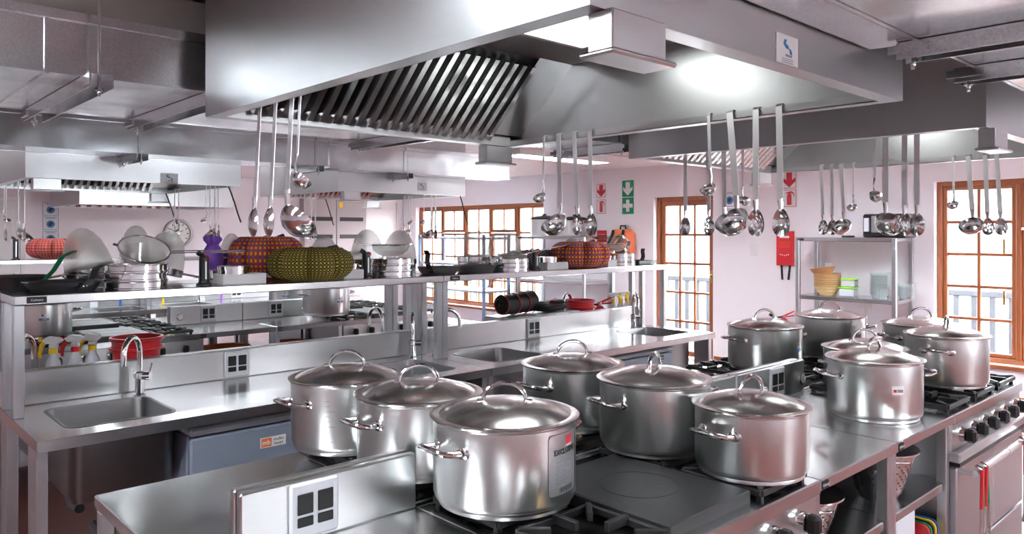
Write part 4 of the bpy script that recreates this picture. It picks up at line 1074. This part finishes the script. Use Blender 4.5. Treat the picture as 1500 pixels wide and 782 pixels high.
def glove(label, x, y, z, rz, roll=True):
    t = thing('oven_gloves', label, 'oven glove', (x, y, z), rz)
    if roll:
        m = MB().tube([(-.19, 0, .07), (-.17, 0, .075), (0, 0, .08), (.16, 0, .085), (.19, 0, .08)], [.05, .07, .075, .08, .06], 20); m.build('glove_body', M['rubber'], t)
        for xx, r in ((-.175, .069), (-.05, .078), (.06, .081), (.15, .083)): MB().tube([(xx, r*math.cos(q), .079+r*math.sin(q)) for q in [2*PI*i/20 for i in range(20)]], .004, 6, True).build('red_piping', M['sred'], t)
        MB().tube([(-.192, .018*k*math.cos(k*1.3), .07+.018*k*math.sin(k*1.3)) for k in [i*.25 for i in range(1, 9)]], .003, 6).build('red_piping', M['sred'], t)
    else:
        m = MB().ell((0, 0, .03), (.2, .09, .03), 20, 8).ell((.1, .02, .06), (.12, .07, .025), 16, 6).ell((-.12, -.02, .05), (.08, .07, .035), 16, 6); m.build('glove_body', M['rubber'], t)
        for (a, b) in (((-.19, 0, .035), (.19, .01, .06)), ((-.14, -.07, .06), (.15, .06, .085)), ((-.05, .06, .06), (.02, -.07, .055))):
            MB().tube([a, tuple((p+q)/2+(0, 0, .012)[i] for i, (p, q) in enumerate(zip(a, b))), b], .004, 6).build('red_piping', M['sred'], t)
    return t
glove('rolled black oven glove with red piping on right bench', 3.80, 4.05, 1.055-.0, math.radians(8))
glove('flat black oven gloves with red piping beside the red basin', 4.12, 4.03, 1.055, math.radians(4), False)
bx(3.55, 3.915, .901, 4.34, 4.13, 1.055, .004).build('steel_ledge_box', M['steel']).__setitem__('label', 'low steel ledge box carrying the oven gloves'); COL.objects['steel_ledge_box']['category'] = 'ledge'
def extinguisher(label, x, y, z, rz=0, h=.45):
    t = thing('fire_extinguisher', label, 'fire extinguisher', (x, y, z), rz)
    MB().lathe([(.07, 0), (.075, .01), (.075, h-.09), (.06, h-.04), (.03, h-.01), (.022, h)], 28).build('cylinder', M['red'], t)
    MB().lathe([(.02, h), (.02, h+.03), (0, h+.03)], 14).build('valve', M['chrome'], t)
    MB().tube([(-.01, 0, h+.02), (.06, 0, h+.05), (.12, 0, h+.08)], .009, 8).tube([(0, 0, h+.015), (.07, 0, h+.02), (.12, 0, h+.03)], .007, 8).build('lever', M['red'], t)
    MB().tube([(-.02, 0, h+.01), (-.09, 0, h+.0), (-.16, 0, h+.04)], [.01, .012, .017], 10).build('nozzle', M['rubber'], t); return t
extinguisher('red fire extinguisher with black nozzle on the bench behind the basin', 4.69, 4.02, .9, math.radians(-42), .16)
X_ = 8.12; extinguisher('red fire extinguisher on the wall behind the far pots', X_+.2, onx(1148, X_+.2), .2, math.radians(-50), .46)
# ------------------------------------------------------------------ on the walls
def plaque(name, label, cat, y, z, w, h, mat='white', x=None, t=.006):
    """flat sign on the right wall, seen from -x; local x runs to image right (-y)"""
    X = x if x is not None else XW
    p = thing(name, label, cat, (X, y, z)); Mx = frame((0, 0, 0), (0, -1, 0), (0, 0, 1))
    MB().box(-w/2, -h/2, .0008, w/2, h/2, t, .001).xf(Mx).build('board', M[mat], p)
    return p, Mx
def poly(p, Mx, pts, mat, lvl=.0062, name='symbol'):
    return MB().prism(pts, lvl, lvl+.0012, 'z').xf(Mx).build(name, M[mat], p)
def border(p, Mx, w, h, e, mat, lvl=.0062, th=.006):
    m = MB()
    for (a, b, c, d) in ((-w/2+e, -h/2+e, w/2-e, -h/2+e+th), (-w/2+e, h/2-e-th, w/2-e, h/2-e), (-w/2+e, -h/2+e, -w/2+e+th, h/2-e), (w/2-e-th, -h/2+e, w/2-e, h/2-e)): m.box(a, b, lvl, c, d, lvl+.001)
    return m.xf(Mx).build('border', M[mat], p)
ARR = [(-.035, .085), (.035, .085), (.035, -.005), (.075, .025), (.075, -.02), (0, -.09), (-.075, -.02), (-.075, .025), (-.035, -.005)]
EXT = [(-.028, -.08), (.028, -.08), (.028, .035), (.018, .05), (.018, .062), (.05, .05), (.056, .01), (.064, .012), (.058, .058), (.03, .082), (-.018, .075), (-.045, .06), (-.042, .052), (-.018, .058), (-.018, .05), (-.028, .035)]
def firesigns(y, z0, z1, who):
    p, Mx = plaque('fire_arrow_sign', 'white sign with red down arrow %s' % who, 'sign', y, z0, .185, .215); border(p, Mx, .185, .215, .008, 'sred'); poly(p, Mx, ARR, 'sred', name='arrow')
    p, Mx = plaque('fire_extinguisher_sign', 'white sign with red extinguisher symbol %s' % who, 'sign', y, z1, .185, .215); border(p, Mx, .185, .215, .008, 'sred'); poly(p, Mx, EXT, 'sred')
firesigns(onx(881, XW), 2.26, 2.03, 'left of the green signs')
firesigns(onx(1156.5, XW), 2.27, 2.055, 'above the red fire blanket')
y = onx(920, XW)
p, Mx = plaque('green_arrow_sign', 'green sign with white down arrow beside the glazed door', 'sign', y, 2.27, .2, .23, 'sgreen'); poly(p, Mx, [(a*1.1, b*1.08) for a, b in ARR], 'white', name='arrow')
p, Mx = plaque('first_aid_sign', 'green first aid sign with white cross', 'sign', y, 2.03, .2, .23, 'sgreen')
poly(p, Mx, [(-.028, .085), (.028, .085), (.028, .028), (.085, .028), (.085, -.028), (.028, -.028), (.028, -.085), (-.028, -.085), (-.028, -.028), (-.085, -.028), (-.085, .028), (-.028, .028)], 'white', name='cross')
p, Mx = plaque('red_notice', 'small red notice below the extinguisher sign, by the orange bag', 'sign', onx(882, XW), 1.60, .18, .17, 'sred')
for k in range(3): poly(p, Mx, [(-.07, .02-k*.03), (.07-.03*k, .02-k*.03), (.07-.03*k, .03-k*.03), (-.07, .03-k*.03)], 'white', name='print_line')
def hygiene(x, y, z, wall, label):
    t = thing('hygiene_sign', label, 'sign', (x, y, z)); Mx = frame((0, 0, 0), (0, -1, 0), (0, 0, 1)) if wall == 'x' else frame((0, 0, 0), (1, 0, 0), (0, 0, 1))
    w, h = .20, .19
    MB().box(-w/2, -h/2, .0008, w/2, h/2, .005, .001).xf(Mx).build('board', M['white'], t); border(t, Mx, w, h, .003, 'sblue', .0052, .005)
    MB().lathe([(.052, .0052), (.052, .0065), (0, .0065)], 28).xf(Mx @ T(0, -.012, 0)).build('blue_disc', M['sblue'], t)
    m = MB().ell((0, 0, 0), (.022, .03, .002), 12, 6).ell((.02, .01, 0), (.015, .02, .002), 10, 5); m.xf(Mx @ T(-.006, -.012, .0065)).build('hand_symbol', M['ink'], t)
    m = MB()
    for k in range(2): m.box(-.06, .062+k*.012, .0052, .06, .068+k*.012, .006)
    m.xf(Mx).build('print_line', M['grey_ink'], t)
for k, v in enumerate((306, 327, 348)):
    dx, dy = ray(74); tt = YW/dy; hygiene(dx*tt, YW, CAM_Z+(V0-v)*tt/FOC, 'y', 'white and blue hygiene sign on left wall, %s of three' % ['top', 'middle', 'bottom'][k])
for k, v in enumerate((292, 316)): yy = onx(1069, XW); dx, dy = ray(1069); hygiene(XW, yy, CAM_Z+(V0-v)*XW/dx/FOC, 'x', 'white and blue hygiene sign right of the glazed door, %s' % ['upper', 'lower'][k])
# wall clock
dx, dy = ray(260); tt = YW/dy
t = thing('wall_clock', 'round silver-rimmed wall clock on the left wall', 'clock', (dx*tt, YW, CAM_Z+(V0-342)*tt/FOC)); Mx = frame((0, 0, 0), (1, 0, 0), (0, 0, 1)); R = .225
MB().ring([(R, 0), (R, .03), (R-.012, .05), (R-.035, .05), (R-.045, .022), (R-.045, 0)], 48).xf(Mx).build('case', M['clock'], t)
MB().lathe([(R-.03, .012), (0, .012)], 40).xf(Mx).build('dial', M['dial'], t)
for k in range(12):
    a = k*PI/6; MB().box(-.006, R*.60, .0125, .006, R*.76, .0145).xf(Mx @ RZ(a)).build('hour_mark', M['ink'], t)
MB().box(-.005, -.02, .016, .005, R*.42, .018).xf(Mx @ RZ(-1.0)).build('hour_hand', M['ink'], t); MB().box(-.004, -.03, .019, .004, R*.62, .021).xf(Mx @ RZ(1.0)).build('minute_hand', M['ink'], t)
MB().lathe([(.015, .012), (.015, .024), (0, .024)], 16).xf(Mx).build('hub', M['chrome'], t)
# switch, wall outlet
p, Mx = plaque('light_switch', 'plain white light switch right of the glazed door', 'switch', onx(1104, XW), 1.45, .095, .16, 'white'); MB().box(-.012, -.02, .006, .012, .02, .012, .003).xf(Mx).build('rocker', M['white'], p)
p, Mx = plaque('wall_outlet', 'white wall outlet under the wall rack shelf', 'socket', onx(1269, XW), .90, .15, .13, 'white', t=.02)
for a, b in ((0, .02), (-.018, -.008), (.018, -.008)): MB().lathe([(.006, .0202), (0, .0208)], 8).xf(Mx @ T(a-.02, b, 0)).build('pin_hole', M['ink'], p)
MB().box(-.09, -.7, .001, -.06, -.065, .02).xf(Mx @ T(.08, 0, 0)).build('conduit', M['white'], p)
# fire blanket
p, Mx = plaque('fire_blanket', 'red fire blanket pack with two black pull tapes on right wall', 'fire blanket', onx(1152, XW), 1.47, .2, .40, 'red', t=.05)
poly(p, Mx, [(-.06, .12), (.06, .12), (.06, .145), (-.06, .145)], 'white', .0502, 'print_block')
for k in range(4): poly(p, Mx, [(-.07, .07-k*.02), (.07, .07-k*.02), (.07, .075-k*.02), (-.07, .075-k*.02)], 'orange', .0502, 'print_line')
for k in range(5): MB().ell((-.05+k*.025, -.085-abs(k-2)*-.006, .051), (.008, .008, .001), 8, 4).xf(Mx).build('print_dot', M['white'], p)
for a, b in ((-.05, -4), (.055, 6)): MB().box(-.013, -.17, .02, .013, 0, .026).xf(Mx @ T(a, -.2, 0) @ RZ(math.radians(-b))).build('pull_tape', M['rubber'], p)
# orange first aid rucksack on a hook
yb = onx(918, XW); p = thing('rucksack', 'orange first aid rucksack hanging on wall under the green signs', 'bag', (XW, yb, 1.28)); Mx = frame((0, 0, 0), (0, -1, 0), (0, 0, 1))
m = MB(); m.box(-.2, 0, .01, .2, .42, .16, .06); m.xf(Mx).build('body', M['orange_cloth'], p, 60)
MB().box(-.15, .03, .15, .15, .25, .21, .04).xf(Mx).build('front_pocket', M['orange_cloth'], p, 60)
for a in (-.12, .06): MB().tube([(a, .40, .15), (a+.02, .36, .185), (a-.03, .22, .225), (a-.06, .08, .2)], .02, 8).xf(Mx).build('strap', M['rubber'], p)
MB().tube([(-.05, .42, .08), (-.04, .47, .08), (.04, .47, .08), (.05, .42, .08)], .012, 8).xf(Mx).build('carry_loop', M['rubber'], p)
bx(-.03, .06, .44, -.005, -.06, .48).build('wall_hook', M['plate'], p)
MB().box(-.03, .3, .161, .02, .35, .163).xf(Mx).build('green_patch', M['sgreen'], p)

# ------------------------------------------------------------------ wall racks
def rack(label, x0, x1, y0, y1, zs, plate=True):
    t = thing('wall_rack', label, 'shelf rack', (x0, y0, 0)); w, d = x1-x0, y1-y0
    for i, z in enumerate(zs): bx(.003, .003, z-.04, w-.003, d-.003, z, .004).build('shelf', M['steel_top'], t)
    for x in (0, w-.04):
        for yy in (0, d-.04): bx(x, yy, 0, x+.04, yy+.04, zs[0]-.005, .003).build('post', M['steel_side'], t)
    MB().box(-.0025, d-.09, zs[0]-.03, 0, d-.02, zs[0]-.01).build('name_plate', M['ink'], t); return t
RX0, RX1 = 7.88, 8.36
rack('steel wall rack with glassware and baskets, left of right window', RX0, RX1, 2.92, 3.96, (1.60, .975, .35))
rack('steel wall rack with two pressure cookers on top, beside left window', 7.78, 8.36, 6.95, 8.3, (1.6, .975, .35))
def basket(label, x, y, z, R, h, mat='wicker', tilt=0):
    t = thing('wicker_bowl', label, 'bowl', (x, y, z)); m = MB(); n = 36
    pr = [(R*.55, 0), (R*.72, h*.3), (R*.9, h*.7), (R, h), (R-.006, h), (R*.86, h*.66), (R*.68, h*.3), (.001, .006)]
    m.lathe(pr, n).build('weave', M[mat], t)
    for k in range(3): r = R*(.72+.14*k); MB().tube([(r*math.cos(q)*1.01, r*math.sin(q)*1.01, h*(.3+.35*k)) for q in [2*PI*i/24 for i in range(24)]], .004, 6, True).build('hoop', M['wicker2' if mat == 'wicker' else mat], t)
    t.rotation_euler = (math.radians(tilt), 0, 0); return t
yk = onx(1212, 8.1)
for i in range(7): basket('pale wicker bowl nested in stack on the wall rack, number %s from the bottom' % ['one', 'two', 'three', 'four', 'five', 'six', 'seven'][i], 8.1, yk, .976+i*.022, .135, .1)
basket('brown wicker basket tilted on top of the wicker bowl stack', 8.08, yk+.03, .976+7*.022+.055, .13, .085, 'wicker2', -10)
def glass(label, x, y, z, R, h, stem=False):
    t = MB().lathe([(R*.7, 0), (R*.72, .004), (R*.95, h*.8), (R, h), (R-.003, h), (R*.92, h*.8), (R*.66, .01), (.001, .008)], 24).build('glass_bowl' if R > .05 else 'drinking_glass', M['glass'])
    t.location = (x, y, z); return tag(t, label, 'glass')
glass('drinking glass standing in the top wicker basket', 8.08, yk-.02, .976+7*.022+.075, .038, .12)
yk = onx(1291, 8.1)
for i in range(9): glass('clear glass bowl in tall stack at right of rack shelf, layer %s from below' % ['one', 'two', 'three', 'four', 'five', 'six', 'seven', 'eight', 'nine'][i], 8.12, yk+.02, .976+i*.026, .1, .06)
glass('small clear glass jar before the tall glass bowl stack', 7.97, yk-.07, .976, .045, .10); yk = onx(1322, 8.15)
for i in range(5): glass('clear glass bowl in low stack behind the rack post, layer %s' % ['one', 'two', 'three', 'four', 'five'][i], 8.2, yk-.02, .976+i*.024, .085, .055)
yk = onx(1244, 8.1)
def tub(label, x, y, z, w, h):
    t = thing('plastic_tub', label, 'food container', (x, y, z)); bx(-w*.4, -w/2, 0, w*.4, w/2, h-.015, .01).build('tub', M['bottle'], t); bx(-w*.43, -w*.53, h-.015, w*.43, w*.53, h, .004).build('lid', M['lime'], t)
tub('clear plastic tub with lime lid, lower one on the rack shelf', 8.08, yk, .976, .16, .10); tub('smaller clear tub with lime lid, stacked on the lower tub', 8.09, yk-.01, 1.077, .14, .09)
# appliance and tools on the right rack
yk = onx(1303, 8.1); t = thing('kitchen_scale', 'black and steel counter appliance on top of the wall rack', 'appliance', (8.1, yk, 1.602))
bx(-.15, -.21, 0, .15, .21, .24, .015).build('body', M['black'], t); bx(-.165, -.17, .05, -.15, .12, .22, .006).build('front_panel', M['steel'], t); bx(-.17, .14, .06, -.15, .19, .2, .004).build('control_panel', M['plate'], t)
t = thing('palette_knife', 'long flat palette knife lying on top of the wall rack', 'knife', (7.98, onx(1255, 7.98), 1.602), math.radians(95)); bx(-.2, -.012, .004, .02, .012, .007).build('blade', M['utensil'], t); bx(.02, -.012, 0, .15, .012, .02, .006).build('handle', M['black'], t)
def pcook(label, x, y, z, R, h):
    t = thing('pressure_cooker', label, 'pressure cooker', (x, y, z))
    MB().lathe([(R*.95, 0), (R, .01), (R, h), (R-.004, h), (R-.004, .01), (0, .008)], 40).build('body', M['pot'], t)
    MB().lathe([(R+.012, h-.004), (R+.014, h+.012), (R*.9, h+.035), (R*.4, h+.055), (0, h+.058)], 40).build('lid', M['black'], t)
    MB().lathe([(.03, h+.055), (.03, h+.08), (0, h+.082)], 16).build('knob', M['black'], t)
    for s in (-1, 1): MB().tube([(0, s*R, h-.03), (0, s*(R+.05), h-.02)], .014, 8).build('handle', M['black'], t)
    MB().box(-R-.002, -.05, .05, -R+.012, .02, h-.03).build('label', M['plate'], t)
pcook('steel pressure cooker with black lid on rack by left window, left one', 8.07, onx(797, 8.07), 1.602, .20, .25)
pcook('steel pressure cooker with black lid on rack by left window, right one', 8.07, onx(842, 8.07), 1.602, .19, .23)
# blue-grey storage rack before the left window
t = thing('storage_rack', 'blue-grey slotted storage rack standing before the left window', 'shelf rack', (7.3, 8.5, 0)); D_, W_ = .5, 1.6
for x in (0, D_):
    for yy in (0, W_): bx(x-.02, yy-.02, 0, x+.02, yy+.02, 1.62, .003).build('post', M['rackblue'], t)
for z in (.2, .75, 1.15, 1.55): bx(-.02, -.02, z, D_+.02, W_+.02, z+.035, .004).build('shelf', M['fridge_top'], t)
for z0, z1 in ((.8, 1.12), (.25, .7)):
    for yy in (0, W_): MB().tube([(0, yy, z0), (D_, yy, z1)], .008, 6).build('brace', M['rackblue'], t)
# electrical board at the far left wall
t = thing('electrical_board', 'brown electrical distribution board by the white door', 'electrical board', (ony(490, YW-.12), YW, 0)); W_ = 1.0
for k in range(2): bx(-.62+k*.62, -.2, .0, -.01+k*.62, -.002, 2.25, .008).build('cabinet_door', M['board'], t)
for k in range(2):
    for z in (1.86, 1.55, 1.25): bx(-.56+k*.62, -.207, z, -.08+k*.62, -.2, z+.07, .003).build('breaker_strip', M['ink'], t)
bx(.05, -.206, 2.1, .12, -.2, 2.2).build('yellow_tag', M['yellow'], t)


# ------------------------------------------------------------------ under the narrow tables of the foreground island
def colander(label, x, y, z, R, h, rz=0):
    t = thing('colander', label, 'colander', (x, y, z), rz)
    m = MB(); n = 48; rows = 12
    pr = [(R*.62+(R-R*.62)*i/rows, .03+(h-.03)*i/rows) for i in range(rows+1)]
    N = len(m.v)
    for (r, zz) in pr:
        for k in range(n): a = 2*PI*k/n; m.v.append((r*math.cos(a), r*math.sin(a), zz))
    for i in range(rows):
        for k in range(n): j = (k+1) % n; m.f.append((N+i*n+k, N+i*n+j, N+(i+1)*n+j, N+(i+1)*n+k))
    m.lathe([(R, h), (R+.012, h+.002), (R+.012, h+.008), (R-.002, h+.006)], n); m.lathe([(0, .03), (R*.62, .03)], n); m.build('bowl', M['utensil'], t)
    d = MB()
    for i in range(1, 9):
        r, zz = pr[i+1]
        for k in range(24):
            a = 2*PI*(k+.5*(i % 2))/24; q = (r+.0012); c, s_ = math.cos(a), math.sin(a); e = .0045
            d.quad((c*q-s_*-e, s_*q+c*-e, zz), (c*q, s_*q, zz-e), (c*q-s_*e, s_*q+c*e, zz), (c*q, s_*q, zz+e))
    d.build('drain_holes', M['ink'], t)['kind'] = 'stuff'
    MB().ring([(R*.45, 0), (R*.5, 0), (R*.58, .03), (R*.54, .03)], 32).build('foot_ring', M['utensil'], t)
    for s in (-1, 1): MB().tube([(-.05, s*(R*.96), h-.012), (-.05, s*(R+.03), h-.008), (-.04, s*(R+.036), h-.008), (.04, s*(R+.036), h-.008), (.05, s*(R+.03), h-.008), (.05, s*(R*.96), h-.012)], .004, 8).build('handle', M['utensil'], t)
    return t
colander('perforated steel colander under the narrow table next to hotplate range', 2.42, 1.20, .62, .125, .165, math.radians(-48))
colander('perforated steel colander under the narrow table next to far range', 3.06, 1.20, .62, .135, .19, math.radians(-48))
def grater(label, x, y, z, rz):
    t = thing('box_grater', label, 'grater', (x, y, z), rz); a, b, h = .055, .035, .2
    m = MB()
    for q, zz in ((1, 0), (.68, h)): m.v += [(-a*q, -b*q, zz), (a*q, -b*q, zz), (a*q, b*q, zz), (-a*q, b*q, zz)]
    m.f += [(k, (k+1) % 4, 4+(k+1) % 4, 4+k) for k in range(4)]; m.build('body', M['utensil'], t)
    d = MB()
    for i in range(9):
        zz = .03+i*.018; q = 1-.32*zz/h
        for k in range(6): xx = (-.04+k*.016)*q; d.box(xx-.003, -b*q-.003, zz-.003, xx+.003, -b*q, zz+.003)
        for k in range(4): yy = (-.02+k*.013)*q; d.box(-a*q-.003, yy-.003, zz-.003, -a*q, yy+.003, zz+.003)
    d.build('grating_teeth', M['utensil'], t)['kind'] = 'stuff'
    MB().box(-a*1.02, -b*1.04, 0, a*1.02, b*1.04, .008).build('base_band', M['utensil'], t)
    MB().tube([(-.03, 0, h), (-.025, 0, h+.03), (.025, 0, h+.03), (.03, 0, h)], .006, 8).build('handle', M['utensil'], t)
grater('steel box grater behind the nearer colander', 2.60, 1.32, .62, math.radians(15)); grater('steel box grater behind the further colander', 3.27, 1.32, .62, math.radians(15))
for i, c in enumerate(('red', 'green', 'black', 'yellow', 'blue')):
    p = rrect(.22, .17, .44, .30, .03); o = MB().prism([(a, b) for a, b in p], 0, .012, 'y').build('cutting_board', M[c]); o.location = (3.30+i*.022, 1.12, .145); o.rotation_euler = (0, 0, math.radians(90))
    o.location = (3.33+i*.024, 1.10, .142); tag(o, '%s plastic cutting board standing under the narrow table' % c, 'cutting board')
o = bx(2.90, 1.14, .142, 3.28, 1.50, .55, .006).build('storage_crate', M['plate']); tag(o, 'pale grey plastic bin under the table with the coloured boards', 'bin')
# tongs hanging over the oven rail
def tongs(label, x, y, z, sp, rz=0):
    t = thing('tongs', label, 'tongs', (x, y, z), rz)
    for s, c in ((-1, 'red'), (1, 'green')):
        for k, (dx_, dz) in enumerate(((s*sp, .36),)):
            L = .36; yq = -.024 if s < 0 else -.020
            P0, P1_ = (s*.006, yq, .016), (s*sp, yq, -L)
            f = lambda u: tuple(p+(q-p)*u for p, q in zip(P0, P1_))
            MB().tube([f(.0), f(.42)], .0075, 8).build('grip', M[c], t)
            MB().tube([f(.42), f(.9), f(1)], [.006, .006, .011], 8).build('arm', M['utensil'], t)
            tt_ = MB()
            for q in range(6): u = .72+q*.05; px_, py_, pz_ = f(u); tt_.box(px_-.009, py_-.004, pz_-.004, px_+.009, py_+.004, pz_+.004)
            tt_.build('teeth', M['utensil'], t)['kind'] = 'stuff'
    MB().tube([(-.006, -.024, .016), (-.004, 0, .026), (.004, 0, .026), (.006, -.02, .016)], .006, 8).build('hinge', M['utensil'], t); return t
RXX = 3.462
tongs('tongs with red and green grips at left end of oven rail, spread wide', RXX+.12, 1.05-.06, .665, .05)
tongs('tongs with red and green grips beside the wide-spread pair', RXX+.06, 1.05-.06, .665, .03)
tongs('tongs with red and green grips further right along oven rail', RXX+.70, 1.05-.06, .665, .02)
# middle row: pans and bowls on the undershelves
def panb(label, x, y, z, R, h, col):
    t = thing('wok_pan', label, 'pan', (x, y, z)); MB().lathe([(R*.5, 0), (R*.85, h*.45), (R, h), (R-.004, h), (R*.82, h*.45), (0, .006)], 36).build('pan_body', M[col], t)
    MB().tube([(R*math.cos(q), R*math.sin(q), h) for q in [2*PI*i/32 for i in range(32)]], .005, 6, True).build('rim', M['utensil'], t)
panb('dark pan with orange outside under middle row table', 2.42, 5.98, .622, .2, .12, 'copper_pan'); panb('orange enamel pan under the next middle row table', 3.0, 5.98, .622, .18, .1, 'copper_pan')
for i, (x, c, r, h) in enumerate(((2.2, 'blue', .05, .2), (2.36, 'green', .045, .18), (2.5, 'red', .05, .17), (2.62, 'yellow', .05, .17), (2.78, 'white', .045, .16), (3.05, 'plate', .05, .2), (3.25, 'purple', .05, .16), (1.95, 'plate', .06, .22))):
    t = thing('storage_jar', '%s storage jar on the far bench, seen under overshelf' % {'plate': ('grey', 'tall grey')[i > 6]}.get(c, c), 'jar', (x+.15, 8.55, .9)); MB().lathe([(r, 0), (r, h*.8), (r*.7, h*.86), (0, h*.86)], 20).build('jar_body', M[c], t); MB().lathe([(r*.75, h*.85), (r*.75, h), (0, h)], 20).build('lid', M['white'], t)

# ------------------------------------------------------------------ group phrases shared by things of a kind
GROUPS = {'stock_pot': 'steel stock pots with lids', 'serving_spoon': 'serving tools hanging from the hoods', 'slotted_spoon': 'serving tools hanging from the hoods', 'ladle': 'serving tools hanging from the hoods',
    'small_ladle': 'serving tools hanging from the hoods', 'steel_sieve': 'drum sieves stacked on the overshelves', 'conical_strainer': 'mesh strainers on the overshelves', 'bowl_strainer': 'mesh strainers on the overshelves',
    'cooking_cushion': 'printed cooking cushions on the overshelves', 'spray_bottle': 'spray bottles behind the sinks', 'wicker_bowl': 'wicker bowls on the wall rack', 'glass_bowl': 'glass bowls on the wall rack',
    'cutting_board': 'coloured cutting boards', 'extraction_hood': 'extraction hoods', 'air_duct': 'galvanised air ducts', 'trapeze_hanger': 'duct hangers', 'steel_table': 'steel tables of the cooking islands',
    'gas_range': 'gas ranges of the cooking islands', 'sink_bench': 'sink benches with overshelves', 'frying_pan': 'frying pans on the overshelf', 'white_box': 'white cartons on the overshelf', 'round_tin': 'round tins on the overshelf',
    'black_peeler': 'black barrel tools on the overshelf', 'undercounter_fridge': 'undercounter fridges', 'loose_wire': 'loose wires under the far hoods', 'hygiene_sign': 'hygiene signs', 'tongs': 'tongs on the oven rail',
    'colander': 'colanders under the tables', 'box_grater': 'graters under the tables', 'storage_jar': 'jars on the far bench', 'pressure_cooker': 'pressure cookers on the rack', 'wall_rack': 'steel wall racks', 'plastic_tub': 'lime-lidded tubs',
    'red_basin': 'red basins on the benches', 'oven_gloves': 'oven gloves on the right bench', 'wok_pan': 'pans under the middle tables', 'fire_extinguisher': 'fire extinguishers'}
for o in COL.objects:
    if 'category' in o and 'group' not in o:
        g = GROUPS.get(o.name.split('.')[0])
        if g: o['group'] = g
